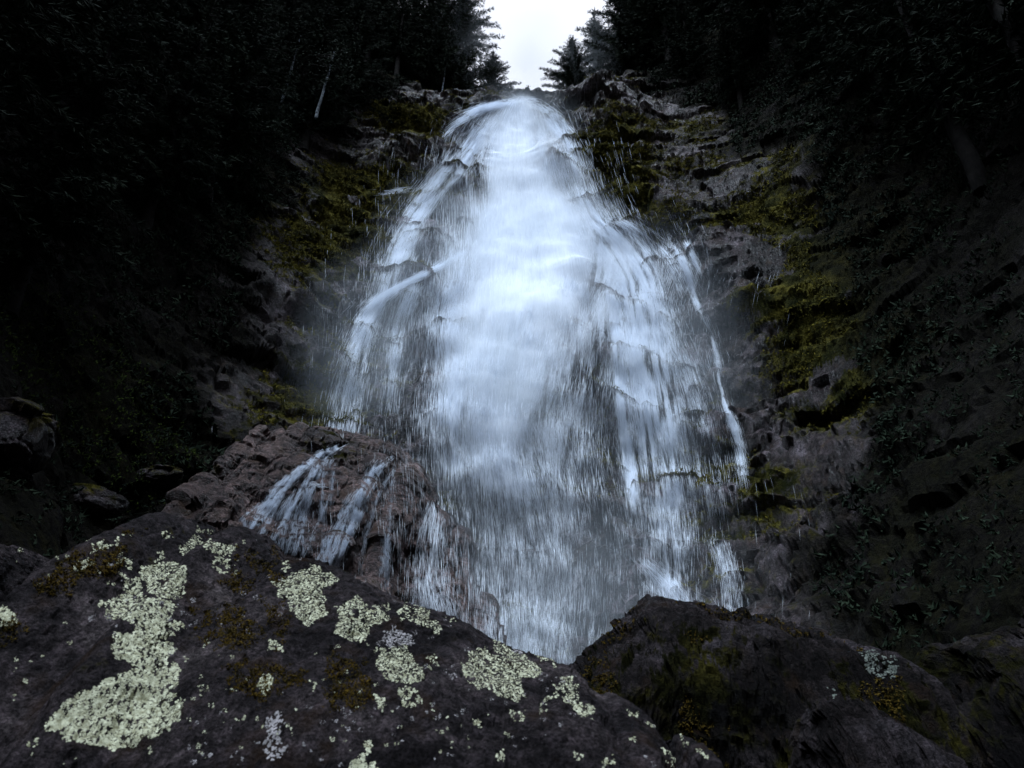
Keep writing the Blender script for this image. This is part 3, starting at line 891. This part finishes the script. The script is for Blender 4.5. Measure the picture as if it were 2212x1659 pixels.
# ------------------------------------------------------------------ mist
def mist(px, py, Y, size, dens, seed, label, floor=None):
    bm_u = np.linspace(0, 2 * np.pi, 33); bm_v = np.linspace(0, np.pi, 17)
    U, Vv = np.meshgrid(bm_u, bm_v, indexing='ij')
    D = np.stack([np.sin(Vv) * np.cos(U), np.sin(Vv) * np.sin(U), np.cos(Vv)], -1)
    D[-1] = D[0]
    Vt = D[:-1, :, :]
    nx = 32
    V = [(0, 0, 1)] + [tuple(Vt[i, j]) for j in range(1, 16) for i in range(nx)] + [(0, 0, -1)]
    F = []
    idx_ = lambda i, j: 1 + (j - 1) * nx + (i % nx)
    Ft = []
    for i in range(nx):
        Ft.append((0, idx_(i, 1), idx_(i + 1, 1)))
        for j in range(1, 15):
            a, b, c_, d_ = idx_(i, j), idx_(i, j + 1), idx_(i + 1, j + 1), idx_(i + 1, j)
            Ft.append((a, b, c_)); Ft.append((a, c_, d_))
        Ft.append((idx_(i, 15), len(V) - 1, idx_(i + 1, 15)))
    m = bpy.data.materials.new('mist'); m.use_nodes = True
    nt = m.node_tree
    for n_ in list(nt.nodes): nt.nodes.remove(n_)
    o_ = nt.nodes.new('ShaderNodeOutputMaterial'); pv = nt.nodes.new('ShaderNodeVolumePrincipled')
    pv.inputs['Color'].default_value = (.86, .93, 1, 1); pv.inputs['Anisotropy'].default_value = 0.0
    t = nt.nodes.new('ShaderNodeTexCoord')
    ln = nt.nodes.new('ShaderNodeVectorMath'); ln.operation = 'LENGTH'
    nt.links.new(t.outputs['Object'], ln.inputs[0])
    f = math_node(nt, 'SUBTRACT', 1.0, ln.outputs['Value'], True)
    f = math_node(nt, 'POWER', f, 1.6)
    mp = nt.nodes.new('ShaderNodeMapping'); mp.inputs['Scale'].default_value = (1.6, 1.6, .9); mp.inputs['Location'].default_value = (seed, seed * .3, 0)
    nt.links.new(t.outputs['Object'], mp.inputs['Vector'])
    nz = noise_node(nt, 1.6, 3, .6, vec=mp.outputs['Vector'])
    nz = math_node(nt, 'MULTIPLY', math_node(nt, 'SUBTRACT', nz, .33), 3.0, True)
    nt.links.new(math_node(nt, 'MULTIPLY', math_node(nt, 'MULTIPLY', f, nz), dens), pv.inputs['Density'])
    nt.links.new(pv.outputs[0], o_.inputs['Volume'])
    o = link_mesh('mist', V, Ft, m)
    p = at_y(px, py, Y)
    o.location = p; o.scale = size
    tag(o, label, 'mist', kind='stuff')
    return o


mist(1150, 560, 26.0, (5.5, 2.6, 7.5), .36, 1, 'white veil of mist in the middle of the waterfall')
mist(1085, 830, 21.0, (3.0, 2.0, 5.2), .75, 2, 'bright mist plume hanging in the lower middle of the waterfall')
mist(1160, 1250, 15.5, (6.0, 2.6, 5.5), .21, 3, 'blue grey mist at the foot of the waterfall')
mist(1130, 300, 32.0, (5.0, 2.6, 6.5), .36, 4, 'pale mist just under the lip of the waterfall')
mist(800, 760, 21.5, (3.6, 2.0, 6.0), .26, 5, 'faint mist left of the waterfall in front of the mossy rock')
mist(940, 560, 23.5, (3.6, 1.8, 6.5), .26, 8, 'thin mist over the dark rocks in the left half of the waterfall')
mist(1440, 760, 21.5, (4.2, 2.0, 7.5), .28, 6, 'thin mist along the right branch of the waterfall')
mist(1150, 130, 38.0, (11, 4.5, 10), .13, 9, 'very faint haze in front of the skyline conifers above the lip')


# ------------------------------------------------------------------ lichen and moss on the boulders
def z7(p): return [(x / 3, 1106 + y / 3) for x, y in p]
def z8(p): return [(737.3 + x / 3, 1106 + y / 3) for x, y in p]
def z9(p): return [(1474.7 + x / 3, 1106 + y / 3) for x, y in p]


def patch_points(poly, step, fuzz=5.0, fill=.8, seed=0):
    p = np.array(poly)
    x0, y0 = p.min(0) - 12; x1, y1 = p.max(0) + 12
    gx, gy = np.meshgrid(np.arange(x0, x1, step), np.arange(y0, y1, step), indexing='ij')
    gx = gx.ravel() + RNG.uniform(-.5, .5, gx.size) * step; gy = gy.ravel() + RNG.uniform(-.5, .5, gy.size) * step
    Q = np.stack([gx, gy, np.full_like(gx, seed)], -1)
    wxp = gx + fbm(Q, 22, 3, 500) * fuzz * 2; wyp = gy + fbm(Q, 22, 3, 600) * fuzz * 2
    ins = pip(wxp, wyp, poly)
    n1 = fbm(Q, 14, 3, 700 + seed)
    ins &= (n1 + .85 * fbm(Q, 5.5, 2, 720 + seed)) > (-.70 + (1 - fill) * 1.3)
    return gx[ins], gy[ins]


def crust(name, b, poly, parent, mt, step=3.6, fill=.85, seed=0, size=1.0, lift=.22):
    gx, gy = patch_points(poly, step, fill=fill, seed=seed)
    V = []; F = []; K = 7
    for x, y in zip(gx, gy):
        rd = ray_dir(x, y)
        h = b.ray_cast(Vector(CAM), Vector(rd))
        if h[0] is None: continue
        nrm = h[1]
        if nrm.dot(Vector(rd)) > 0: nrm = -nrm
        D = h[3]
        r_ = D / FPX * step * random.uniform(.45, .95) * size
        t = nrm.orthogonal().normalized(); bt = nrm.cross(t)
        c0 = h[0]
        i0 = len(V)
        tilt = Vector((random.uniform(-.35, .35), random.uniform(-.35, .35), random.uniform(-.35, .35)))
        V.append(tuple(c0 + nrm * r_ * lift * random.uniform(.5, 1.2)))
        a0 = random.uniform(0, 6.28)
        for k in range(K):
            a = a0 + k * 2 * math.pi / K; rr = r_ * random.uniform(.7, 1.3)
            q = t * math.cos(a) * rr + bt * math.sin(a) * rr
            V.append(tuple(c0 + q + nrm * (r_ * .32 * lift + q.dot(tilt))))
        for k in range(K):
            q = (Vector(V[i0 + 1 + k]) - c0) * .7
            V.append(tuple(c0 + q - nrm * r_ * .5))
        for k in range(K):
            k2 = (k + 1) % K
            F.append((i0, i0 + 1 + k, i0 + 1 + k2))
            F.append((i0 + 1 + k, i0 + 1 + K + k, i0 + 1 + K + k2)); F.append((i0 + 1 + k, i0 + 1 + K + k2, i0 + 1 + k2))
    if not F: return
    return link_mesh(name, V, F, mt, parent, smooth=False)


LICH = [
    (z7([(900, 360), (1050, 320), (1200, 350), (1225, 450), (1190, 540), (1080, 570), (1000, 520), (960, 470), (900, 430)]), .95),
    (z7([(780, 400), (900, 430), (960, 540), (1060, 570), (1150, 610), (1130, 650), (1080, 700), (1220, 750), (1120, 800), (1060, 830), (1160, 870), (1100, 940), (1050, 1000), (900, 990), (740, 950), (720, 860), (760, 780), (880, 740), (700, 700), (630, 620), (700, 560), (800, 530)]), .85),
    (z7([(840, 1040), (900, 1000), (1050, 980), (1160, 1010), (1160, 1110), (1080, 1160), (1180, 1200), (1180, 1340), (1100, 1410), (950, 1470), (780, 1540), (560, 1500), (420, 1480), (300, 1420), (290, 1370), (350, 1300), (430, 1210), (600, 1140), (720, 1080)]), .95),
    (z7([(1780, 440), (1900, 390), (2020, 350), (2140, 370), (2180, 450), (2120, 520), (2080, 590), (2110, 680), (1990, 730), (1930, 700), (1880, 610), (1800, 560)]), .95),
    (z7([(1140, 220), (1250, 160), (1400, 200), (1540, 220), (1500, 270), (1400, 280), (1300, 220), (1180, 260)]), .75),
    (z7([(1020, 250), (1060, 240), (1060, 300), (980, 320)]), .6),
    (z7([(1380, 280), (1520, 280), (1540, 340), (1440, 400), (1360, 340)]), .35),
    (z7([(1750, 820), (1800, 815), (1835, 860), (1820, 900), (1750, 880)]), .9),
    (z7([(1660, 1110), (1720, 1030), (1780, 1060), (1760, 1150), (1730, 1190)]), .8),
    (z7([(470, 345), (600, 290), (590, 350), (500, 370)]), .9), (z7([(600, 220), (850, 140), (780, 200), (640, 250)]), .6),
    (z7([(-60, 590), (20, 600), (130, 640), (100, 720), (0, 750), (-60, 760)]), .7), (z7([(1250, 90), (1400, 90), (1400, 140), (1260, 135)]), .6),
    (z7([(1040, 130), (1130, 120), (1120, 180), (1050, 180)]), .6), (z7([(170, 1480), (240, 1460), (240, 1530), (180, 1530)]), .7),
    (z7([(1990, 1090), (2040, 1110), (2030, 1150)]), .9), (z7([(770, 300), (850, 300), (830, 350), (780, 360)]), .6),
    (z7([(2140, 590), (2212, 640), (2230, 760), (2170, 660)]), .6), (z7([(1820, 330), (1900, 330), (1870, 390), (1830, 370)]), .5),
    (z8([(-30, 620), (130, 550), (180, 600), (290, 600), (320, 640), (260, 700), (180, 760), (150, 840), (60, 850), (-30, 790)]), .95),
    (z8([(360, 640), (420, 600), (560, 620), (590, 680), (650, 740), (620, 780), (530, 740), (450, 700), (370, 690)]), .8),
    (z8([(230, 900), (300, 880), (420, 860), (450, 930), (500, 960), (550, 1040), (520, 1110), (420, 1110), (280, 1060), (230, 970)]), .95),
    (z8([(790, 980), (880, 880), (930, 900), (960, 940), (1090, 900), (1180, 920), (1280, 990), (1270, 1060), (1160, 1080), (1190, 1200), (1140, 1260), (1000, 1200), (960, 1130), (880, 1140), (790, 1040)]), .97),
    (z8([(980, 830), (1090, 870), (1110, 920), (970, 900)]), .8),
    (z8([(1370, 1100), (1500, 1060), (1560, 1160), (1540, 1230), (1640, 1250), (1620, 1340), (1560, 1320), (1500, 1280), (1430, 1200)]), .8),
    (z8([(1270, 1240), (1390, 1160), (1400, 1200), (1290, 1300)]), .8), (z8([(1850, 1270), (1930, 1310), (1930, 1350), (1860, 1300)]), .95),
    (z8([(1970, 1340), (2060, 1370), (2060, 1400), (1980, 1370)]), .95), (z8([(1210, 900), (1390, 985), (1400, 1005), (1240, 940)]), .7),
    (z8([(40, 1620), (120, 1570), (220, 1610), (240, 1700), (40, 1720)]), .9), (z8([(1000, 1580), (1070, 1550), (1050, 1640), (1010, 1620)]), .8),
    (z8([(350, 1120), (540, 1150), (520, 1250), (400, 1270)]), .5), (z8([(840, 1330), (900, 1360), (910, 1400), (850, 1390)]), .7),
    (z8([(1100, 1300), (1190, 1290), (1180, 1360), (1110, 1350)]), .5), (z8([(140, 1500), (190, 1490), (190, 1570), (150, 1570)]), .8),
    (z8([(550, 930), (620, 920), (640, 1030), (570, 1010)]), .35), (z8([(1700, 1600), (1760, 1560), (1770, 1620), (1710, 1660)]), .5),
    (z8([(200, 1180), (260, 1190), (280, 1290), (230, 1270)]), .6), (z8([(670, 690), (730, 700), (720, 730), (680, 720)]), .6),
    (z8([(2080, 1530), (2180, 1560), (2200, 1650), (2110, 1640)]), .35),
    (z8([(1480, 1560), (1560, 1540), (1600, 1620), (1520, 1620)]), .3),
    (z9([(90, 1535), (190, 1590), (170, 1610), (100, 1570)]), .95), (z9([(-20, 1450), (40, 1490), (20, 1520), (-20, 1490)]), .5),
]
for k, (poly, fl) in enumerate(LICH):
    crust('lichen_patch', big_bv, poly, big, M_lichen, step=2.7, fill=fl, seed=k)
crust('grey_lichen_patch', big_bv, z8([(250, 810), (300, 790), (380, 765), (470, 800), (480, 850), (420, 880), (300, 890), (240, 860)]), big, M_lichen_grey, 3.3, .95, 90)
crust('grey_lichen_patch', big_bv, z8([(1100, 880), (1200, 880), (1230, 910), (1150, 930)]), big, M_lichen_grey, 3.3, .8, 91)
crust('grey_lichen_patch', big_bv, z7([(1740, 1340), (1820, 1310), (1850, 1480), (1880, 1540), (1760, 1620), (1680, 1560)]), big, M_lichen_grey, 3.6, .45, 92)
crust('lichen_patch', rb_bv, z9([(1130, 910), (1200, 900), (1300, 920), (1380, 930), (1400, 1030), (1370, 1080), (1230, 1060), (1180, 980)]), rb, M_lichen_dull, 3.0, .5, 93)
crust('lichen_patch', rb_bv, z9([(950, 1130), (980, 1130), (980, 1210), (950, 1200)]), rb, M_lichen_dull, 3.4, .5, 94)
# scattered specks
for k in range(2):
    gx, gy = RNG.uniform(20, 1500, 520), RNG.uniform(1150, 1655, 520)
    Q = np.stack([gx, gy, gx * 0], -1)
    kp = fbm(Q, 120, 3, 800 + k) > .15
    gx, gy = gx[kp], gy[kp]
    V = []
    sel = []
    for x, y in zip(gx, gy):
        s_ = random.uniform(2, 7)
        sel.append([(x - s_, y - s_ * .6), (x + s_ * .7, y - s_), (x + s_, y + s_ * .5), (x - s_ * .5, y + s_)])
    # one speckle layer per tone
    import itertools
    pts = [patch_points(pl, 3.0, 1.5, .9, j) for j, pl in enumerate(sel)]
    ax_ = np.concatenate([p[0] for p in pts]); ay_ = np.concatenate([p[1] for p in pts])
    V = []; F = []
    for x, y in zip(ax_, ay_):
        rd = ray_dir(x, y); h = big_bv.ray_cast(Vector(CAM), Vector(rd))
        if h[0] is None: continue
        nrm = h[1]
        if nrm.dot(Vector(rd)) > 0: nrm = -nrm
        r_ = h[3] / FPX * random.uniform(1.0, 2.2); t = nrm.orthogonal().normalized(); bt = nrm.cross(t); i0 = len(V)
        V.append(tuple(h[0] + nrm * r_ * .4))
        for q in range(5):
            a = q * 1.2566 + x; rr = r_ * random.uniform(.7, 1.3)
            V.append(tuple(h[0] + t * math.cos(a) * rr + bt * math.sin(a) * rr - nrm * r_ * .1))
        for q in range(5): F.append((i0, i0 + 1 + q, i0 + 1 + (q + 1) % 5))
    o = link_mesh('lichen_speckle', V, F, M_lichen_grey if k else M_lichen, big, smooth=False)
    o['kind'] = 'stuff'

MOSSP = [z7([(1520, 230), (1700, 270), (1840, 350), (1800, 430), (1660, 430), (1580, 360)]), z7([(1360, 430), (1500, 400), (1680, 470), (1600, 540), (1400, 480)]),
         z7([(1680, 510), (1850, 620), (1880, 830), (1800, 880), (1740, 700)]), z7([(1250, 650), (1500, 600), (1700, 760), (1600, 900), (1400, 880), (1280, 760)]),
         z7([(1460, 1000), (1900, 980), (2000, 1100), (1700, 1250), (1500, 1200)]), z7([(350, 300), (800, 240), (780, 380), (500, 440), (250, 560), (200, 520)]),
         z8([(-60, 930), (120, 1000), (200, 1200), (60, 1300), (-100, 1250)]), z7([(840, 120), (950, 110), (900, 160), (830, 160)]), z7([(-60, 760), (200, 700), (150, 820), (-60, 900)]),
         z8([(1400, 400), (200, 450), (150, 520), (0, 480)])]
for k, poly in enumerate(MOSSP[:9]):
    gx, gy = patch_points(poly, 3.6, 14, .62, k + 50)
    P_, N_, S_ = [], [], []
    for x, y in zip(gx, gy):
        rd = ray_dir(x, y); h = big_bv.ray_cast(Vector(CAM), Vector(rd))
        if h[0] is None: continue
        nrm = h[1] if h[1].dot(Vector(rd)) < 0 else -h[1]
        P_.append(h[0]); N_.append(nrm); S_.append(h[3] / FPX * random.uniform(3.5, 7.5))
    if P_: tufts('moss_patch', np.array(P_), np.array(N_), np.array(S_), M_moss, 1.0, 4, big)
gx, gy = RNG.uniform(1250, 1950, 9000), RNG.uniform(1300, 1659, 9000)
P_, N_, S_ = [], [], []
for x, y in zip(gx, gy):
    rd = ray_dir(x, y); h = rb_bv.ray_cast(Vector(CAM), Vector(rd))
    if h[0] is None: continue
    nrm = h[1] if h[1].dot(Vector(rd)) < 0 else -h[1]
    if nrm.z > .55 or vnoise(np.array([[h[0].x, h[0].y, h[0].z]]), .35, 77)[0] < -.1: continue
    P_.append(h[0]); N_.append(nrm); S_.append(random.uniform(.010, .022))
tufts('moss_patch', np.array(P_), np.array(N_), np.array(S_), M_moss, .8, 4, rb)


# ------------------------------------------------------------------ trees
def conifer_meshes(seed, H=18.0, Rm=3.0, bare=.08, dense=1.0):
    rg = np.random.default_rng(seed)
    # trunk
    nr, ns = 14, 8
    zz = np.linspace(0, H, nr); rr = .26 * (1 - zz / H) ** .8 + .015
    cxx = np.cumsum(rg.normal(0, .04, nr)); cyy = np.cumsum(rg.normal(0, .04, nr)); cxx[0] = cyy[0] = 0
    a = np.linspace(0, 2 * np.pi, ns, endpoint=False)
    TV = np.stack([cxx[:, None] + rr[:, None] * np.cos(a), cyy[:, None] + rr[:, None] * np.sin(a), np.repeat(zz[:, None], ns, 1)], -1).reshape(-1, 3)
    TF = []
    for i in range(nr - 1):
        for j in range(ns):
            TF.append((i * ns + j, i * ns + (j + 1) % ns, (i + 1) * ns + (j + 1) % ns, (i + 1) * ns + j))
    TF = np.array(TF)
    SV, SF = [], []; BV = []; BF = []
    z = H * bare
    lop = rg.uniform(0, 6.28)
    while z < H * .985:
        f = (z / H - bare) / (1 - bare)
        L0 = Rm * (1 - f) ** .75 * (1 if f > .08 else .75)
        nb = rg.integers(4, 7)
        for b_ in range(nb):
            az = rg.uniform(0, 6.28)
            L = max(.25, L0 * rg.uniform(.55, 1.25) * (1 + .15 * math.cos(az - lop)))
            if rg.random() < .06: continue
            cx0, cy0 = np.interp(z, zz, cxx), np.interp(z, zz, cyy)
            dirh = np.array([math.cos(az), math.sin(az), 0])
            lift = rg.uniform(.05, .3) + .45 * f
            base = np.array([cx0, cy0, z])
            nseg = max(3, int(L / .16 * dense))
            t = np.linspace(.06, 1, nseg)
            dro = (lift * t - .62 * t ** 2 * (1 - f * .6)) * L
            pts = base + dirh * (t * L)[:, None]; pts[:, 2] += dro
            # branch wood: slim 3-sided rod
            side = np.array([-dirh[1], dirh[0], 0])
            i0 = len(BV) 
            for q, rw in ((0, .035), (nseg // 2, .022), (nseg - 1, .006)):
                for c_ in (side * rw, -side * rw * .6 + np.array([0, 0, rw]), -side * rw * .6 - np.array([0, 0, rw])):
                    BV.append(pts[q] + c_)
            for q in (0, 1):
                for c_ in range(3):
                    BF.append((i0 + q * 3 + c_, i0 + q * 3 + (c_ + 1) % 3, i0 + q * 3 + 3 + (c_ + 1) % 3, i0 + q * 3 + 3 + c_))
            # needle sprays
            ws = .42 * L0 / Rm + .14
            for q in range(nseg):
                for sg in (-1, 1, 0):
                    if rg.random() < .12: continue
                    ln = ws * rg.uniform(.45, 1.0) * (1.1 - .5 * t[q]) + .07
                    d = side * sg * rg.uniform(.6, 1.1) + dirh * rg.uniform(.3, .9) + np.array([0, 0, rg.uniform(-.55, .15)])
                    d /= np.linalg.norm(d)
                    wv = np.cross(d, rg.normal(size=3)); wv /= np.linalg.norm(wv) + 1e-9
                    p = pts[q] + rg.normal(size=3) * .03
                    wd = ln * .12
                    # a spray = 3 narrow leaflets
                    for fk in (-.9, -.45, 0, .4, .85):
                        dd = d + wv * fk; dd /= np.linalg.norm(dd)
                        w2 = np.cross(dd, d if fk else wv) ; nw = np.linalg.norm(w2)
                        w2 = np.cross(dd, rg.normal(size=3)); w2 /= np.linalg.norm(w2) + 1e-9
                        i0 = len(SV)
                        SV += [p, p + dd * ln * .5 + w2 * wd * .5, p + dd * ln, p + dd * ln * .5 - w2 * wd * .5]
                        SF.append((i0, i0 + 1, i0 + 2, i0 + 3))
        z += (.30 + .22 * (1 - f)) / dense * rg.uniform(.8, 1.2) * H / 18
    return TV, TF, np.array(BV), np.array(BF), np.array(SV), np.array(SF)


def tree_proto(seed, H, Rm, bare, dense=1.0):
    TV, TF, BV, BF, SV, SF = conifer_meshes(seed, H, Rm, bare, dense)
    root = bpy.data.objects.new('conifer_tree', None); COL.objects.link(root)
    link_mesh('trunk', np.concatenate([TV, BV]), np.concatenate([TF, BF + len(TV)]), M_bark, root)
    link_mesh('crown', SV, SF, M_foliage, root, smooth=False)
    return root


def copy_thing(o):
    c = o.copy(); COL.objects.link(c)
    for ch in o.children:
        d = ch.copy(); COL.objects.link(d); d.parent = c
    return c


protos = [tree_proto(101, 18, 3.0, .07), tree_proto(102, 18, 2.5, .12), tree_proto(103, 18, 3.5, .05), tree_proto(104, 18, 2.8, .2, .9), tree_proto(105, 18, 4.2, .03, 1.25)]
used = set()


def ground(x, y):
    h = bv.ray_cast(Vector((x, y, 200)), Vector((0, 0, -1)))
    return h[0].z


def put_tree(k, x, y, h, wide=1.0, rot=None, label='', group=None, tilt=(0, 0)):
    p = protos[k]
    o = p if k not in used else copy_thing(p)
    used.add(k)
    s = h / 18.0
    o.location = (x, y, ground(x, y) - .25)
    o.scale = (s * wide, s * wide, s)
    o.rotation_euler = (tilt[0], tilt[1], rot if rot is not None else random.uniform(0, 6.28))
    tag(o, label, 'tree', group)
    return o


def xw(px, Y, Z=42):
    return (px - CX) / FPX * (Y * math.cos(PITCH) + (Z - CAM[2]) * math.sin(PITCH))


# silhouettes against the sky, left of the notch then right of it
put_tree(4, xw(982, 38.0), 38.0, 19, 1.2, label='tall dark conifer against the sky, first to the left of the white gap')
put_tree(4, xw(1068, 36.6), 36.6, 8.0, 1.25, label='short conifer right beside the lip of the fall, on its left')
put_tree(4, xw(905, 38.5), 38.5, 20, 1.1, label='conifer left of the tall skyline conifer, with small chinks of sky between them')
put_tree(3, xw(855, 37.5), 37.5, 19, 1.2, label='dark conifer at the top left of the waterfall, third tree from the sky gap')
put_tree(4, xw(1246, 36.8), 36.8, 9.6, 1.45, label='small pointed conifer against the sky, right of the lip of the fall')
put_tree(4, xw(1385, 38.0), 38.0, 20, 1.1, label='tall conifer filling the right side of the sky gap')
put_tree(4, xw(1318, 39.0), 39.0, 14, 1.05, label='conifer behind the small pointed conifer, its tip below the tall right tree')
put_tree(3, xw(1440, 37.5), 37.5, 20, 1.3, label='dark conifer right of the tall tree that edges the sky gap')

pts = []
LBL = {-1: 'dark conifer in the black forest on the left side of the gorge', 1: 'dark conifer in the black forest on the right side of the gorge'}
GRP = {-1: 'conifers in the dark forest left of the waterfall', 1: 'conifers in the dark forest right of the waterfall'}
tries = 0
placed = {-1: 0, 1: 0}
edge = lambda y: np.interp(y, [8, 14, 20, 26, 31, 34, 40], [10, 11, 12.4, 12.8, 10.8, 7.6, 7.5])
while tries < 9000 and len(pts) < 150:
    tries += 1
    y = random.uniform(7, 46); sd_ = random.choice((-1, 1))
    x = sd_ * (edge(y) + (1.8 if sd_ > 0 else 0) + (random.random() ** 1.3) * 22) + .4
    if min([math.hypot(x - a, y - b) for a, b in pts] or [99]) < 2.7: continue
    z = ground(x, y)
    hgt = random.uniform(13, 21) * (.75 if abs(x) < edge(y) + 3 else 1)
    q = np.linspace(0, hgt, 6)
    px, py, dp = project(np.stack([np.full(6, x), np.full(6, y), z + q], -1))
    if not ((px > -120) & (px < 2330) & (py > -60) & (py < 1700)).any(): continue
    pts.append((x, y))
    put_tree(random.randrange(4), x, y, hgt, random.uniform(1.0, 1.35), label=LBL[sd_], group=GRP[sd_])
    placed[sd_] += 1
print('forest', placed)
# unseen conifers added around the viewer to block side light, under the forest's labels
near = []
for _try in range(4000):
    if len(near) >= 34: break
    y = random.uniform(-14, .5); x = random.choice((-1, 1)) * random.uniform(7.5, 15)
    if y < -7: x = random.uniform(-13, 13)
    if abs(x) < 8.5 and y > 3: continue
    if min([math.hypot(x - a, y - b) for a, b in near] or [99]) < 2.8: continue
    near.append((x, y))
    sd_ = -1 if x < 0 else 1
    put_tree(random.randrange(3), x, y, random.uniform(15, 21), 1.3, label=LBL[sd_], group=GRP[sd_])


def birch(px, py, Y, H, r_, label, seed):
    rg = np.random.default_rng(seed)
    p = at_y(px, py, Y)
    nr, ns = 16, 8
    zz = np.linspace(-1.5, H, nr); rr = r_ * (1 - .6 * (zz + 1.5) / (H + 1.5))
    cx0 = np.cumsum(rg.normal(.02, .015, nr)); a = np.linspace(0, 2 * np.pi, ns, endpoint=False)
    V = np.stack([cx0[:, None] + rr[:, None] * np.cos(a), rr[:, None] * np.sin(a) + cx0[:, None] * .3, np.repeat(zz[:, None], ns, 1)], -1).reshape(-1, 3)
    F = [(i * ns + j, i * ns + (j + 1) % ns, (i + 1) * ns + (j + 1) % ns, (i + 1) * ns + j) for i in range(nr - 1) for j in range(ns)]
    root = bpy.data.objects.new('birch_tree', None); COL.objects.link(root); root.location = p
    link_mesh('trunk', V, F, M_birch, root)
    SV, SF, BV, BF = [], [], [], []
    for k in range(26):
        z = H * rg.uniform(.45, 1.0); az = rg.uniform(0, 6.28); L = rg.uniform(.6, 1.9)
        d = np.array([math.cos(az), math.sin(az), rg.uniform(.3, .9)]); d /= np.linalg.norm(d)
        b0 = np.array([np.interp(z, zz, cx0), np.interp(z, zz, cx0) * .3, z]); s1 = np.cross(d, [0, 0, 1.]); i0 = len(BV)
        for q, rw in ((0, .03), (1, .006)):
            for c_ in (s1 * rw, -s1 * rw * .5 + np.array([0, 0, rw]), -s1 * rw * .5 - np.array([0, 0, rw])): BV.append(b0 + d * L * q + c_)
        for c_ in range(3): BF.append((i0 + c_, i0 + (c_ + 1) % 3, i0 + 3 + (c_ + 1) % 3, i0 + 3 + c_))
        for q in range(34):
            p0 = b0 + d * L * rg.uniform(.3, 1.1) + rg.normal(size=3) * .22; u = rg.normal(size=3); u /= np.linalg.norm(u); v = np.cross(u, rg.normal(size=3)); v /= np.linalg.norm(v)
            i0 = len(SV); SV += [p0, p0 + u * .07 + v * .035, p0 + u * .14, p0 + u * .07 - v * .035]; SF.append((i0, i0 + 1, i0 + 2, i0 + 3))
    link_mesh('branches', np.array(BV), np.array(BF), M_bark, root)
    link_mesh('crown', np.array(SV), np.array(SF), M_foliage, root, smooth=False)
    tag(root, label, 'tree')


birch(690, 215, 26.5, 4.2, .10, 'pale birch trunk leaning in the dark forest upper left of the fall', 5)
birch(590, 268, 27.5, 8.0, .12, 'thin dull birch trunk left of the pale birch', 6)
birch(948, 238, 35.6, 5.5, .09, 'slim grey trunk at the cliff top under the skyline conifers', 7)
birch(1655, 170, 29, 5.0, .08, 'faint grey trunk in the dark forest upper right of the fall', 8)
